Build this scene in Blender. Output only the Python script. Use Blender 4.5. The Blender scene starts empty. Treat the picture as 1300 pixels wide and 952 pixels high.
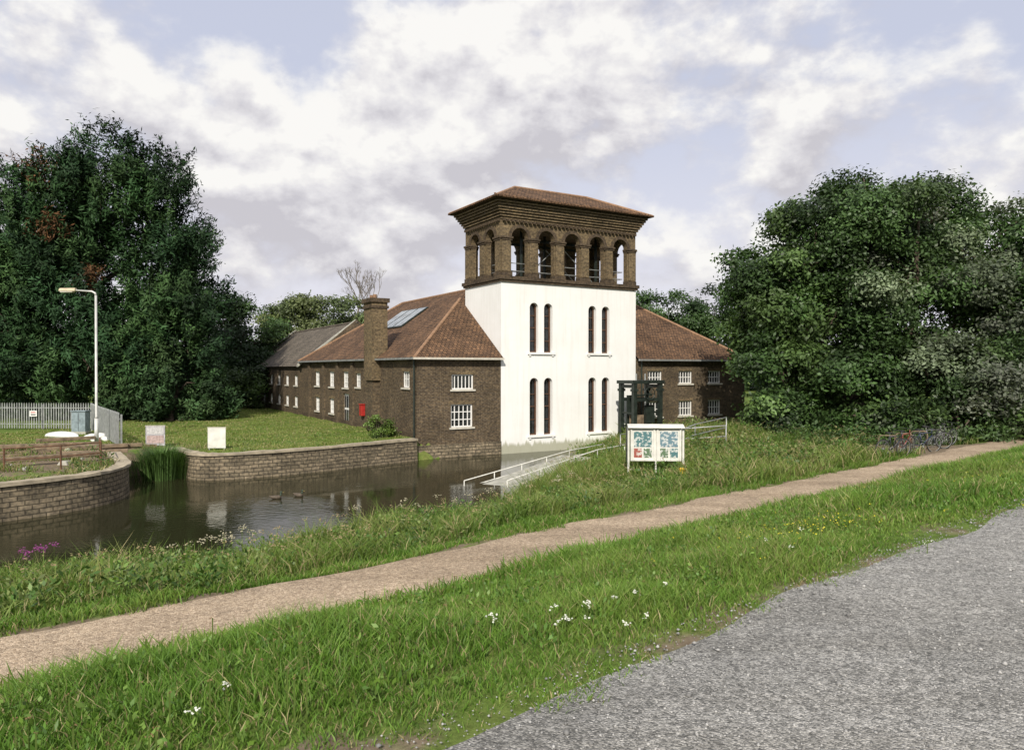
import bpy, math, random
import numpy as np
from mathutils import Vector, Matrix
from mathutils.geometry import tessellate_polygon
rng=np.random.default_rng(7); random.seed(7)
scene=bpy.context.scene
EYE=4.9
# ---------------------------------------------------------------- materials
def newmat(name):
    m=bpy.data.materials.new(name); m.use_nodes=True
    nt=m.node_tree; b=nt.nodes['Principled BSDF']; return m,nt,b
def nd(nt,t,**kw):
    n=nt.nodes.new(t)
    for k,v in kw.items():
        if k.startswith('i_'):
            key=k[2:]; key=int(key) if key.isdigit() else key.replace('_',' ')
            n.inputs[key].default_value=v
        else: setattr(n,k,v)
    return n
def lk(nt,a,b): nt.links.new(a,b)
def ramp(nt,fac,stops,interp='LINEAR'):
    r=nt.nodes.new('ShaderNodeValToRGB'); r.color_ramp.interpolation=interp
    e=r.color_ramp.elements
    while len(e)<len(stops): e.new(0.5)
    for i,(p,c) in enumerate(stops):
        e[i].position=p; e[i].color=(c[0],c[1],c[2],1)
    lk(nt,fac,r.inputs[0]); return r
def mixc(nt,fac,a,b,mode='MIX'):
    m=nt.nodes.new('ShaderNodeMix'); m.data_type='RGBA'; m.blend_type=mode
    for s,v in ((0,fac),(6,a),(7,b)):
        if hasattr(v,'links') or hasattr(v,'is_linked'): lk(nt,v,m.inputs[s])
        else: m.inputs[s].default_value=(v if s==0 else (v[0],v[1],v[2],1))
    return m.outputs[2]
def simple(name,col,rough=.6,metal=0.,var=.25,scale=6.,bump=.0):
    m,nt,b=newmat(name)
    tc=nd(nt,'ShaderNodeTexCoord'); n=nd(nt,'ShaderNodeTexNoise',i_Scale=scale,i_Detail=6.); lk(nt,tc.outputs['Object'],n.inputs['Vector'])
    r=ramp(nt,n.outputs['Fac'],[(.3,[c*(1-var) for c in col]),(.7,[min(1,c*(1+var)) for c in col])])
    lk(nt,r.outputs[0],b.inputs['Base Color']); b.inputs['Roughness'].default_value=rough; b.inputs['Metallic'].default_value=metal
    if bump:
        bp=nd(nt,'ShaderNodeBump',i_Strength=bump,i_Distance=.02); lk(nt,n.outputs['Fac'],bp.inputs['Height']); lk(nt,bp.outputs[0],b.inputs['Normal'])
    return m
def brickmat(name,c1,c2,mortar,bw=.23,rh=.08,ms=.012,stain=(.5,1.15),bump=.5):
    m,nt,b=newmat(name)
    uv=nd(nt,'ShaderNodeUVMap')
    br=nd(nt,'ShaderNodeTexBrick',i_Scale=1.,i_Mortar_Size=ms,i_Brick_Width=bw,i_Row_Height=rh,i_Mortar_Smooth=.2,i_Bias=0.)
    br.inputs['Color1'].default_value=(*c1,1); br.inputs['Color2'].default_value=(*c2,1); br.inputs['Mortar'].default_value=(*mortar,1)
    lk(nt,uv.outputs[0],br.inputs['Vector'])
    n1=nd(nt,'ShaderNodeTexNoise',i_Scale=.6,i_Detail=8.,i_Roughness=.7); lk(nt,uv.outputs[0],n1.inputs['Vector'])
    n2=nd(nt,'ShaderNodeTexNoise',i_Scale=7.,i_Detail=3.); lk(nt,uv.outputs[0],n2.inputs['Vector'])
    r1=ramp(nt,n1.outputs['Fac'],[(.3,[stain[0]]*3),(.7,[stain[1]]*3)])
    r2=ramp(nt,n2.outputs['Fac'],[(.35,(.55,.55,.58)),(.65,(1.3,1.25,1.2))])
    c=mixc(nt,1.,br.outputs['Color'],r1.outputs[0],'MULTIPLY'); c=mixc(nt,.9,c,r2.outputs[0],'MULTIPLY')
    lk(nt,c,b.inputs['Base Color']); b.inputs['Roughness'].default_value=.9; b.inputs['Specular IOR Level'].default_value=.2
    bp=nd(nt,'ShaderNodeBump',i_Strength=bump,i_Distance=.015); bp.invert=True
    lk(nt,br.outputs['Fac'],bp.inputs['Height']); lk(nt,bp.outputs[0],b.inputs['Normal'])
    return m
M_brick=brickmat('stock_brick',(.13,.092,.052),(.07,.05,.034),(.165,.14,.10),stain=(.5,1.2))
M_brick_t=brickmat('tower_brick',(.185,.135,.072),(.105,.075,.044),(.19,.155,.10),stain=(.6,1.2))
M_brick_d=brickmat('cornice_brick',(.115,.083,.05),(.075,.055,.036),(.10,.08,.06))
M_stone=brickmat('quay_stone',(.29,.24,.165),(.17,.145,.10),(.10,.085,.06),bw=.42,rh=.17,ms=.02,stain=(.4,1.2),bump=1.)
M_coping=simple('coping_stone',(.33,.28,.2),.9,0,.35,3.,.3)
M_tile=brickmat('clay_tile',(.185,.108,.060),(.105,.065,.040),(.045,.03,.022),bw=.25,rh=.22,ms=.022,stain=(.5,1.4),bump=1.)
M_slate=brickmat('grey_tile',(.17,.145,.115),(.115,.10,.08),(.05,.05,.045),bw=.3,rh=.25,ms=.02,stain=(.6,1.3),bump=.8)
M_ridge=simple('ridge_tile',(.24,.14,.08),.8,0,.3,5.,.2)
M_conc=simple('concrete',(.34,.33,.28),.9,0,.3,4.,.3)
M_lstone=simple('pale_lintel',(.5,.47,.4),.8,0,.15,5.)
# white render
M_white,nt,b=newmat('white_render')
tc=nd(nt,'ShaderNodeTexCoord')
n=nd(nt,'ShaderNodeTexNoise',i_Scale=.5,i_Detail=8.,i_Roughness=.65); lk(nt,tc.outputs['Object'],n.inputs['Vector'])
mp=nd(nt,'ShaderNodeMapping'); mp.inputs['Scale'].default_value=(5,5,.25); lk(nt,tc.outputs['Object'],mp.inputs['Vector'])
n2=nd(nt,'ShaderNodeTexNoise',i_Scale=1.,i_Detail=5.); lk(nt,mp.outputs[0],n2.inputs['Vector'])
r=ramp(nt,n.outputs['Fac'],[(.3,(.72,.71,.68)),(.65,(.79,.785,.765))]); r2=ramp(nt,n2.outputs['Fac'],[(.3,(.93,.925,.91)),(.5,(1,1,1))])
c=mixc(nt,1.,r.outputs[0],r2.outputs[0],'MULTIPLY')
sx=nd(nt,'ShaderNodeSeparateXYZ'); lk(nt,tc.outputs['Object'],sx.inputs[0])
ad=nd(nt,'ShaderNodeMath',operation='MULTIPLY_ADD'); lk(nt,n2.outputs['Fac'],ad.inputs[0]); ad.inputs[1].default_value=-.9; lk(nt,sx.outputs[2],ad.inputs[2])
r3=ramp(nt,ad.outputs[0],[(0.,(.5,.5,.4)),(.2,(1,1,1))])
c=mixc(nt,1.,c,r3.outputs[0],'MULTIPLY')
lk(nt,c,b.inputs['Base Color']); b.inputs['Roughness'].default_value=.85
nb=nd(nt,'ShaderNodeTexNoise',i_Scale=14.,i_Detail=4.); lk(nt,tc.outputs['Object'],nb.inputs['Vector'])
bp=nd(nt,'ShaderNodeBump',i_Strength=.15,i_Distance=.02); lk(nt,nb.outputs['Fac'],bp.inputs['Height']); lk(nt,bp.outputs[0],b.inputs['Normal'])
M_wpaint=simple('white_paint',(.74,.73,.70),.5,0,.08,8.)
M_brown=simple('brown_frame',(.09,.045,.025),.5,0,.3,6.)
M_dark=simple('dark_void',(.012,.011,.01),.8,0,.2,3.)
M_metal=simple('galvanised',(.34,.35,.34),.5,.5,.3,5.)
M_dgreen=simple('dark_green_paint',(.022,.03,.024),.45,.2,.4,5.)
M_rail=simple('rail_grey',(.38,.39,.38),.5,.5,.2,5.)
M_rust=simple('rusty_steel',(.13,.065,.035),.8,.2,.5,9.,.3)
M_timber=simple('old_timber',(.17,.125,.08),.9,0,.5,4.,.4)
M_red=simple('red_paint',(.36,.025,.02),.4)
M_black=simple('black_rubber',(.015,.015,.016),.7)
M_bark=simple('bark',(.075,.055,.04),.95,0,.5,7.,.8)
M_twig=simple('bare_twigs',(.16,.14,.12),.95,0,.4,3.)
M_gry=simple('grey_cabinet',(.20,.25,.27),.5)
M_pole=simple('pole_paint',(.50,.50,.47),.5,.2,.2,3.)
M_lamp=simple('lamp_housing',(.50,.42,.28),.5)
def glassmat(name,col,rough):
    m,nt,b=newmat(name); tc=nd(nt,'ShaderNodeTexCoord'); n=nd(nt,'ShaderNodeTexNoise',i_Scale=2.5,i_Detail=2.); lk(nt,tc.outputs['Object'],n.inputs['Vector'])
    r=ramp(nt,n.outputs['Fac'],[(.35,[c*.5 for c in col]),(.65,[c*1.5 for c in col])]); lk(nt,r.outputs[0],b.inputs['Base Color'])
    b.inputs['Roughness'].default_value=rough; b.inputs['Specular IOR Level'].default_value=.6; return m
M_glass=glassmat('window_glass',(.018,.02,.022),.1)
M_sky_glass=glassmat('skylight_glass',(.16,.19,.22),.12)
def foliage(name,trans=.25,rough=.55,spec=.25):
    m,nt,b=newmat(name); a=nd(nt,'ShaderNodeAttribute'); a.attribute_name='Col'
    lk(nt,a.outputs['Color'],b.inputs['Base Color']); b.inputs['Roughness'].default_value=rough; b.inputs['Specular IOR Level'].default_value=spec
    if trans>0:
        t=nd(nt,'ShaderNodeBsdfTranslucent'); c=mixc(nt,1.,a.outputs['Color'],(1.3,1.4,.7),'MULTIPLY'); lk(nt,c,t.inputs[0])
        mx=nd(nt,'ShaderNodeMixShader'); mx.inputs[0].default_value=trans
        lk(nt,b.outputs[0],mx.inputs[1]); lk(nt,t.outputs[0],mx.inputs[2]); lk(nt,mx.outputs[0],nt.nodes['Material Output'].inputs[0])
    return m
M_leaf=foliage('leaves',.22,.5,.35); M_needle=foliage('needles',0,.65,.15); M_blade=foliage('grass_blades',.3,.55,.25); M_flower=foliage('petals',.3)
# ---------------------------------------------------------------- mesh helpers
def link(o,parent=None):
    scene.collection.objects.link(o)
    if parent: o.parent=parent
    return o
def empty(name,loc=(0,0,0),rotz=0):
    o=bpy.data.objects.new(name,None); o.location=loc; o.rotation_euler=(0,0,rotz); o.empty_display_size=.3; return link(o)
class F:
    def __init__(s,o,a,n): s.o=Vector(o); s.a=Vector(a).normalized(); s.n=Vector(n).normalized()
    def p(s,a,n,z): q=s.o+s.a*a+s.n*n; return (q.x,q.y,q.z+z)
W0=F((0,0,0),(1,0,0),(0,1,0))
class MB:
    def __init__(s): s.v=[];s.f=[];s.m=[];s.uv={};s.mats=[]
    def mi(s,m):
        if m not in s.mats: s.mats.append(m)
        return s.mats.index(m)
    def face(s,pts,m,uv=None):
        i=len(s.v); s.v+= [tuple(p) for p in pts]; s.f.append(list(range(i,i+len(pts)))); s.m.append(s.mi(m))
        if uv: s.uv[len(s.f)-1]=uv
    def hexa(s,c,m):
        i=len(s.v); s.v+=[tuple(p) for p in c]; k=s.mi(m)
        for q in ((0,3,2,1),(4,5,6,7),(0,1,5,4),(1,2,6,5),(2,3,7,6),(3,0,4,7)):
            s.f.append([i+j for j in q]); s.m.append(k)
    def fbox(s,fr,a0,a1,n0,n1,z0,z1,m):
        s.hexa([fr.p(a0,n0,z0),fr.p(a1,n0,z0),fr.p(a1,n1,z0),fr.p(a0,n1,z0),fr.p(a0,n0,z1),fr.p(a1,n0,z1),fr.p(a1,n1,z1),fr.p(a0,n1,z1)],m)
    def box(s,x0,x1,y0,y1,z0,z1,m): s.fbox(W0,x0,x1,y0,y1,z0,z1,m)
    def wall(s,fr,outer,holes,n0,n1,m):
        loops=[outer]+holes
        tris=tessellate_polygon([[Vector((p[0],p[1],0)) for p in l] for l in loops])
        flat=[p for l in loops for p in l]; i=len(s.v); k=s.mi(m); N=len(flat)
        s.v+=[fr.p(a,n1,z) for a,z in flat]+[fr.p(a,n0,z) for a,z in flat]
        for t in tris:
            s.f.append([i+t[0],i+t[1],i+t[2]]); s.m.append(k)
            s.f.append([i+N+t[2],i+N+t[1],i+N+t[0]]); s.m.append(k)
        o=0
        for l in loops:
            L=len(l)
            for j in range(L):
                a=i+o+j; b_=i+o+(j+1)%L; s.f.append([a,b_,b_+N,a+N]); s.m.append(k)
            o+=L
    def tube(s,pts,radii,m,sides=8,closed=False,cap=True):
        pts=[Vector(p) for p in pts]; n=len(pts)
        if not hasattr(radii,'__len__'): radii=[radii]*n
        i0=len(s.v); k=s.mi(m); prev=None
        for i,p in enumerate(pts):
            if closed: t=(pts[(i+1)%n]-pts[i-1])
            else: t=(pts[min(i+1,n-1)]-pts[max(i-1,0)])
            t.normalize()
            if prev is None:
                u=t.orthogonal().normalized()
            else:
                u=prev-t*prev.dot(t)
                u=u.normalized() if u.length>1e-6 else t.orthogonal().normalized()
            prev=u; w=t.cross(u)
            for j in range(sides):
                a=2*math.pi*j/sides; q=p+(u*math.cos(a)+w*math.sin(a))*radii[i]; s.v.append((q.x,q.y,q.z))
        for i in range(n if closed else n-1):
            for j in range(sides):
                a=i0+i*sides+j; b_=i0+i*sides+(j+1)%sides; c=i0+((i+1)%n)*sides+(j+1)%sides; d=i0+((i+1)%n)*sides+j
                s.f.append([a,b_,c,d]); s.m.append(k)
        if cap and not closed:
            s.f.append([i0+j for j in range(sides)][::-1]); s.m.append(k); s.f.append([i0+(n-1)*sides+j for j in range(sides)]); s.m.append(k)
    def build(s,name,parent=None,smooth=False,recalc=True,loc=None,rotz=0,bevel=0):
        me=bpy.data.meshes.new(name); me.from_pydata(s.v,[],s.f); me.update()
        for m in s.mats: me.materials.append(m)
        me.polygons.foreach_set('material_index',s.m)
        uvl=me.uv_layers.new(name='UVMap').data
        for p in me.polygons:
            nx,ny,nz=[abs(x) for x in p.normal]; cu=s.uv.get(p.index)
            for q,li in enumerate(p.loop_indices):
                if cu: uvl[li].uv=cu[q]; continue
                x,y,z=me.vertices[me.loops[li].vertex_index].co
                if nz>.5: uvl[li].uv=(y,x*1.22) if nx>ny else (x,y*1.22)
                elif nx>ny: uvl[li].uv=(y,z)
                else: uvl[li].uv=(x,z)
        if recalc and not s.uv:
            import bmesh
            bm=bmesh.new(); bm.from_mesh(me); bmesh.ops.recalc_face_normals(bm,faces=bm.faces); bm.to_mesh(me); bm.free()
        if smooth: me.polygons.foreach_set('use_smooth',[True]*len(me.polygons))
        o=bpy.data.objects.new(name,me); link(o,parent)
        if loc: o.location=loc
        o.rotation_euler=(0,0,rotz)
        if bevel:
            bv=o.modifiers.new('bevel','BEVEL'); bv.width=bevel; bv.segments=2; bv.limit_method='ANGLE'
        return o
def np_mesh(name,V,Fc,mat,cols=None,parent=None,smooth=False):
    me=bpy.data.meshes.new(name); V=np.asarray(V,np.float32); Fc=np.asarray(Fc,np.int32); k=Fc.shape[1]
    me.vertices.add(len(V)); me.vertices.foreach_set('co',V.ravel())
    me.loops.add(Fc.size); me.loops.foreach_set('vertex_index',Fc.ravel())
    me.polygons.add(len(Fc)); me.polygons.foreach_set('loop_start',np.arange(0,Fc.size,k,dtype=np.int32))
    if smooth: me.polygons.foreach_set('use_smooth',np.ones(len(Fc),bool))
    me.update(calc_edges=True)
    if cols is not None:
        a=me.color_attributes.new('Col','FLOAT_COLOR','POINT'); c=np.ones((len(V),4),np.float32); c[:,:3]=cols; a.data.foreach_set('color',c.ravel())
    me.materials.append(mat); me.validate()
    return link(bpy.data.objects.new(name,me),parent)
def nrm(a): return a/np.maximum(np.linalg.norm(a,axis=1,keepdims=True),1e-6)
def leafquads(c,axis,n,L,Wd):
    axis=nrm(axis); b_=nrm(np.cross(n,axis)); L=L[:,None]; Wd=Wd[:,None]
    V=np.stack([c-axis*L*.5,c+b_*Wd*.5,c+axis*L*.5,c-b_*Wd*.5],1).reshape(-1,3)
    Fc=np.arange(len(V)).reshape(-1,4); return V,Fc
# ---------------------------------------------------------------- terrain
wv=np.array([.758,.652]); nv=np.array([-.652,.758])
def de(X,Y): return X*nv[0]+Y*nv[1], X*wv[0]+Y*wv[1]
def xy(d,e): return nv[0]*d+wv[0]*e, nv[1]*d+wv[1]*e
ang=math.radians(30.6); C0=(-.63,42.0)
vx,vy=math.cos(ang),math.sin(ang); ux,uy=-vy,vx
def loc2w(t,s): return (C0[0]+vx*t+ux*s, C0[1]+vy*t+uy*s)
near=[(-57.9,-24.7)]+[xy(19+.5*math.sin(e*.7)+.3*math.sin(e*1.9),e) for e in np.arange(-40,16,2.)]+[(.4,27),(1.,31),(2.6,36.5),loc2w(5,-.1)]
far=[loc2w(0,-.02),loc2w(-5.3,-.35),(-6.9,37.2),(-9.3,34.5),(-11.5,32.8),(-13.0,32.0),(-13.9,32.1),(-14.5,32.6),(-15.0,33.4),(-16.2,34.6)]
quay=[(-17.6,32.8),(-16.2,30.6),(-15.2,29.3),(-14.7,28.0),(-14.5,26.6),(-15.0,25.0),(-16.2,23.4),(-19,20.6),(-30,13),(-60,-3)]
poly=near+far+quay
nat_edges=[(near[i],near[i+1]) for i in range(len(near)-1)]
wal=[near[-1]]+far+quay; wal_edges=[(wal[i],wal[i+1]) for i in range(len(wal)-1)]
def segdist(X,Y,edges):
    D=np.full(X.shape,1e9)
    for (a,b_) in edges:
        ax,ay=a; dx,dy=b_[0]-ax,b_[1]-ay; t=np.clip(((X-ax)*dx+(Y-ay)*dy)/(dx*dx+dy*dy+1e-9),0,1)
        D=np.minimum(D,np.hypot(X-ax-t*dx,Y-ay-t*dy))
    return D
def inside(X,Y):
    ins=np.zeros(X.shape,bool); n=len(poly)
    for i in range(n):
        x1,y1=poly[i]; x2,y2=poly[(i+1)%n]
        if y1==y2: continue
        c=((y1>Y)!=(y2>Y))&(X<(x2-x1)*(Y-y1)/(y2-y1)+x1); ins^=c
    return ins
def sstep(x): x=np.clip(x,0,1); return x*x*(3-2*x)
def zt(X,Y):
    X=np.asarray(X,float);Y=np.asarray(Y,float)
    d,e=de(X,Y)
    L=np.interp(d,[-16,-12,-5,2.9,4.8,9.0,11.1,16,22],[1.1,1.1,3.3,3.3,3.02,1.6,1.6,1.2,1.1])
    grass=((d>3.2)&(d<8.8))|(d>11.4)
    L=L+grass*(.03*np.sin(X*1.3+Y*.7)+.03*np.sin(Y*1.7-X*.4))
    L=L+.45*np.exp(-(((X-12)/4)**2+((Y-38)/4)**2))
    far_=np.clip((np.hypot(X,Y)-60)/200,0,1); L=L+far_*.3*np.sin(X*.05)*np.cos(Y*.04)
    m=(np.abs(X)<90)&(np.abs(Y)<90)
    z=L.copy(); Xm,Ym=X[m],Y[m]
    if Xm.size:
        dn=segdist(Xm,Ym,nat_edges); dw=segdist(Xm,Ym,wal_edges); ins=inside(Xm,Ym); Lm=L[m]
        out_n=np.minimum(Lm,-.05+.2*dn+.02*np.maximum(dn-5,0)**2); out_w=-.9+(Lm+.9)*sstep((dw-.08)/.3)
        zo=np.where(dw<dn,out_w,out_n); zi=np.maximum(-.9,-.05-.4*dn)
        z[m]=np.where(ins,zi,zo)
    return z
def dirtmask(X,Y):
    d,e=de(X,Y)
    g=lambda x,y,rx,ry:np.exp(-(((X-x)/rx)**2+((Y-y)/ry)**2)**2)
    m=g(-22,30,7,7.5)*.95+g(17,31,4,3)*.9+g(24,40,14,6)*.9+.5*(np.abs(d-2.75)<.25)+.6*(np.abs(d-10.0)<1.1)
    return np.clip(m,0,1)
def axis_(lo,hi,step,far):
    a=list(np.arange(lo,hi+1e-6,step)); s=step; x=hi; r=[]
    while x<far: s*=1.22; x+=s; r.append(x)
    s=step; x=lo; l=[]
    while x>-far: s*=1.22; x-=s; l.append(x)
    return np.array(l[::-1]+a+r)
ax=axis_(-32,30,.25,1600); ay=axis_(-2,60,.25,1600)
GX,GY=np.meshgrid(ax,ay); GZ=zt(GX.ravel(),GY.ravel()); V=np.stack([GX.ravel(),GY.ravel(),GZ],1)
nx_,ny_=len(ax),len(ay); I=np.arange(nx_*ny_).reshape(ny_,nx_)
Fc=np.stack([I[:-1,:-1],I[:-1,1:],I[1:,1:],I[1:,:-1]],-1).reshape(-1,4)
dm=dirtmask(V[:,0],V[:,1])
M_ground,nt,b=newmat('grass_ground')
tc=nd(nt,'ShaderNodeTexCoord'); at=nd(nt,'ShaderNodeAttribute'); at.attribute_name='Col'
n1=nd(nt,'ShaderNodeTexNoise',i_Scale=.35,i_Detail=8.,i_Roughness=.7); n2=nd(nt,'ShaderNodeTexNoise',i_Scale=9.,i_Detail=8.,i_Roughness=.8); n3=nd(nt,'ShaderNodeTexNoise',i_Scale=2.,i_Detail=6.)
for q in (n1,n2,n3): lk(nt,tc.outputs['Object'],q.inputs['Vector'])
g=ramp(nt,n1.outputs['Fac'],[(.3,(.075,.125,.025)),(.5,(.115,.17,.035)),(.7,(.18,.195,.06))])
g2=ramp(nt,n2.outputs['Fac'],[(.3,(.45,.45,.45)),(.7,(1.4,1.4,1.4))]); gc=mixc(nt,1.,g.outputs[0],g2.outputs[0],'MULTIPLY')
dc=ramp(nt,n2.outputs['Fac'],[(.3,(.10,.075,.05)),(.7,(.27,.215,.15))])
ad=nd(nt,'ShaderNodeMath',operation='ADD'); lk(nt,at.outputs['Fac'],ad.inputs[0]); s_=nd(nt,'ShaderNodeMath',operation='MULTIPLY_ADD'); lk(nt,n3.outputs['Fac'],s_.inputs[0]); s_.inputs[1].default_value=1.6; s_.inputs[2].default_value=-1.15; lk(nt,s_.outputs[0],ad.inputs[1])
mr=nd(nt,'ShaderNodeMapRange'); lk(nt,ad.outputs[0],mr.inputs[0]); mr.inputs[1].default_value=.05; mr.inputs[2].default_value=.3
c=mixc(nt,mr.outputs[0],gc,dc.outputs[0]); lk(nt,c,b.inputs['Base Color']); b.inputs['Roughness'].default_value=.95; b.inputs['Specular IOR Level'].default_value=.1
bp=nd(nt,'ShaderNodeBump',i_Strength=.6,i_Distance=.05); lk(nt,n2.outputs['Fac'],bp.inputs['Height']); lk(nt,bp.outputs[0],b.inputs['Normal'])
np_mesh('ground',V,Fc,M_ground,np.repeat(dm[:,None],3,1),smooth=True)
# ribbons
def ribbon(name,d0,d1,e0,e1,lift,mat,wob=.12):
    es=np.arange(e0,e1,.3); ds=np.linspace(0,1,19); E,S=np.meshgrid(es,ds,indexing='ij')
    w0=d0+wob*np.sin(E*.9)+wob*.6*np.sin(E*2.3+1); w1=d1+wob*np.sin(E*1.1+2)+wob*.6*np.sin(E*2.9)
    D=w0+(w1-w0)*S; X,Y=xy(D,E); Z=np.maximum(zt(X.ravel(),Y.ravel()),-9).reshape(X.shape)+lift-.02*(np.abs(S-.5)>.49)
    V=np.stack([X.ravel(),Y.ravel(),Z.ravel()],1); I=np.arange(len(V)).reshape(X.shape)
    Fc=np.stack([I[:-1,:-1],I[1:,:-1],I[1:,1:],I[:-1,1:]],-1).reshape(-1,4); return np_mesh(name,V,Fc,mat,smooth=True)
def gravelmat(name,cols,big,scale=90):
    m,nt,b=newmat(name); tc=nd(nt,'ShaderNodeTexCoord')
    v=nd(nt,'ShaderNodeTexVoronoi',i_Scale=float(scale)); lk(nt,tc.outputs['Object'],v.inputs['Vector'])
    v2=nd(nt,'ShaderNodeTexVoronoi',i_Scale=scale*.35); lk(nt,tc.outputs['Object'],v2.inputs['Vector'])
    n=nd(nt,'ShaderNodeTexNoise',i_Scale=.8,i_Detail=10.,i_Roughness=.72); lk(nt,tc.outputs['Object'],n.inputs['Vector'])
    mp=nd(nt,'ShaderNodeMapping'); mp.inputs['Rotation'].default_value=(0,0,-.71); mp.inputs['Scale'].default_value=(.12,1.5,1); lk(nt,tc.outputs['Object'],mp.inputs[0])
    nw=nd(nt,'ShaderNodeTexNoise',i_Scale=1.,i_Detail=4.); lk(nt,mp.outputs[0],nw.inputs['Vector'])
    sp=nd(nt,'ShaderNodeSeparateColor'); lk(nt,v.outputs['Color'],sp.inputs[0]); sp2=nd(nt,'ShaderNodeSeparateColor'); lk(nt,v2.outputs['Color'],sp2.inputs[0])
    r=ramp(nt,sp.outputs[0],cols); r2=ramp(nt,sp2.outputs[0],[(0,(.75,.75,.75)),(1,(1.2,1.2,1.2))]); r3=ramp(nt,n.outputs['Fac'],big); r4=ramp(nt,nw.outputs['Fac'],[(.35,(.86,.85,.83)),(.6,(1.08,1.08,1.08))])
    c=mixc(nt,1.,r.outputs[0],r2.outputs[0],'MULTIPLY'); c=mixc(nt,1.,c,r3.outputs[0],'MULTIPLY'); c=mixc(nt,1.,c,r4.outputs[0],'MULTIPLY'); lk(nt,c,b.inputs['Base Color']); b.inputs['Roughness'].default_value=.9; b.inputs['Specular IOR Level'].default_value=.2
    bp=nd(nt,'ShaderNodeBump',i_Strength=.9,i_Distance=.01); lk(nt,v.outputs['Distance'],bp.inputs['Height']); bp.invert=True
    bp2=nd(nt,'ShaderNodeBump',i_Strength=.5,i_Distance=.05); lk(nt,n.outputs['Fac'],bp2.inputs['Height']); lk(nt,bp.outputs[0],bp2.inputs['Normal']); lk(nt,bp2.outputs[0],b.inputs['Normal']); return m
M_gravel=gravelmat('grey_gravel',[(0,(.14,.14,.135)),(.5,(.285,.28,.265)),(1,(.46,.45,.43))],[(.3,(.66,.66,.65)),(.7,(1.2,1.19,1.17))])
M_path=gravelmat('path_gravel',[(0,(.24,.18,.125)),(.5,(.38,.30,.215)),(1,(.50,.41,.31))],[(.3,(.74,.72,.70)),(.7,(1.15,1.13,1.1))],60)
ribbon('gravel_track',-2.6,2.6,-20,120,.02,M_gravel,.07)
ribbon('footpath',8.95,10.95,-60,70,.02,M_path,.1)
# water
M_water,nt,b=newmat('water'); tc=nd(nt,'ShaderNodeTexCoord')
b.inputs['Base Color'].default_value=(.022,.022,.010,1); b.inputs['Roughness'].default_value=.04; b.inputs['IOR'].default_value=1.33
mp=nd(nt,'ShaderNodeMapping'); mp.inputs['Rotation'].default_value=(0,0,.4); mp.inputs['Scale'].default_value=(1,1.6,1); lk(nt,tc.outputs['Object'],mp.inputs[0])
n=nd(nt,'ShaderNodeTexNoise',i_Scale=3.2,i_Detail=4.); lk(nt,mp.outputs[0],n.inputs['Vector']); na=nd(nt,'ShaderNodeTexNoise',i_Scale=.25,i_Detail=2.); lk(nt,tc.outputs['Object'],na.inputs['Vector'])
r=ramp(nt,na.outputs['Fac'],[(.4,(.06,.06,.06)),(.62,(.4,.4,.4))])
bp=nd(nt,'ShaderNodeBump',i_Distance=.03); lk(nt,r.outputs[0],bp.inputs['Strength']); lk(nt,n.outputs['Fac'],bp.inputs['Height']); lk(nt,bp.outputs[0],b.inputs['Normal'])
mb=MB(); mb.face([(-85,-45,0),(18,-45,0),(18,50,0),(-85,50,0)],M_water); mb.build('water')
# quay walls
def quaywall(name,pts,top,thick=.5,bottom=-1.):
    P=[Vector((p[0],p[1])) for p in pts]
    sm=[P[0]]
    for i in range(len(P)-1):
        for k in range(1,4): sm.append(P[i].lerp(P[i+1],k/3))
    for _ in range(3): sm=[sm[0]]+[(sm[i-1]+sm[i]*2+sm[i+1])/4 for i in range(1,len(sm)-1)]+[sm[-1]]
    N=[]
    for i in range(len(sm)):
        t=(sm[min(i+1,len(sm)-1)]-sm[max(i-1,0)]).normalized(); nn=Vector((t.y,-t.x)); N.append(nn)
    mid=sm[len(sm)//2]+N[len(sm)//2]*.3
    if inside(np.array([mid.x]),np.array([mid.y]))[0]: N=[-n_ for n_ in N]
    mb=MB(); u=0; rq=random.Random(5); jt=[(rq.uniform(-.03,.03),rq.uniform(-.025,.025)) for _ in sm]
    for i in range(len(sm)-1):
        a,b_=sm[i],sm[i+1]; na,nb=N[i],N[i+1]; du=(b_-a).length; (ja,za),(jb,zb_)=jt[i],jt[i+1]
        q=lambda p,n_,o,z:(p.x+n_.x*o,p.y+n_.y*o,z)
        mb.face([q(a,na,0,bottom),q(b_,nb,0,bottom),q(b_,nb,.06,top-.1),q(a,na,.06,top-.1)],M_stone,[(u,bottom),(u+du,bottom),(u+du,top),(u,top)])
        o1=thick; oa,ob=-.03+ja,-.03+jb; ta,tb=top+za,top+zb_
        mb.face([q(a,na,oa,top-.1),q(b_,nb,ob,top-.1),q(b_,nb,ob,tb),q(a,na,oa,ta)],M_coping,[(u,0),(u+du,0),(u+du,.1),(u,.1)])
        mb.face([q(a,na,oa,ta),q(b_,nb,ob,tb),q(b_,nb,o1,tb),q(a,na,o1,ta)],M_coping,[(u,0),(u+du,0),(u+du,.5),(u,.5)])
        mb.face([q(a,na,oa,top-.1),q(b_,nb,ob,top-.1),q(b_,nb,.1,top-.1),q(a,na,.1,top-.1)],M_coping,[(u,0),(u+du,0),(u+du,.1),(u,.1)])
        mb.face([q(a,na,o1,ta),q(b_,nb,o1,tb),q(b_,nb,o1,top-.6),q(a,na,o1,top-.6)],M_coping,[(u,0),(u+du,0),(u+du,.5),(u,.5)])
        u+=du
    mb.build(name)
quaywall('canal_wall',far[1:],1.17)
quaywall('canal_wall',quay,1.22)
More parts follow.
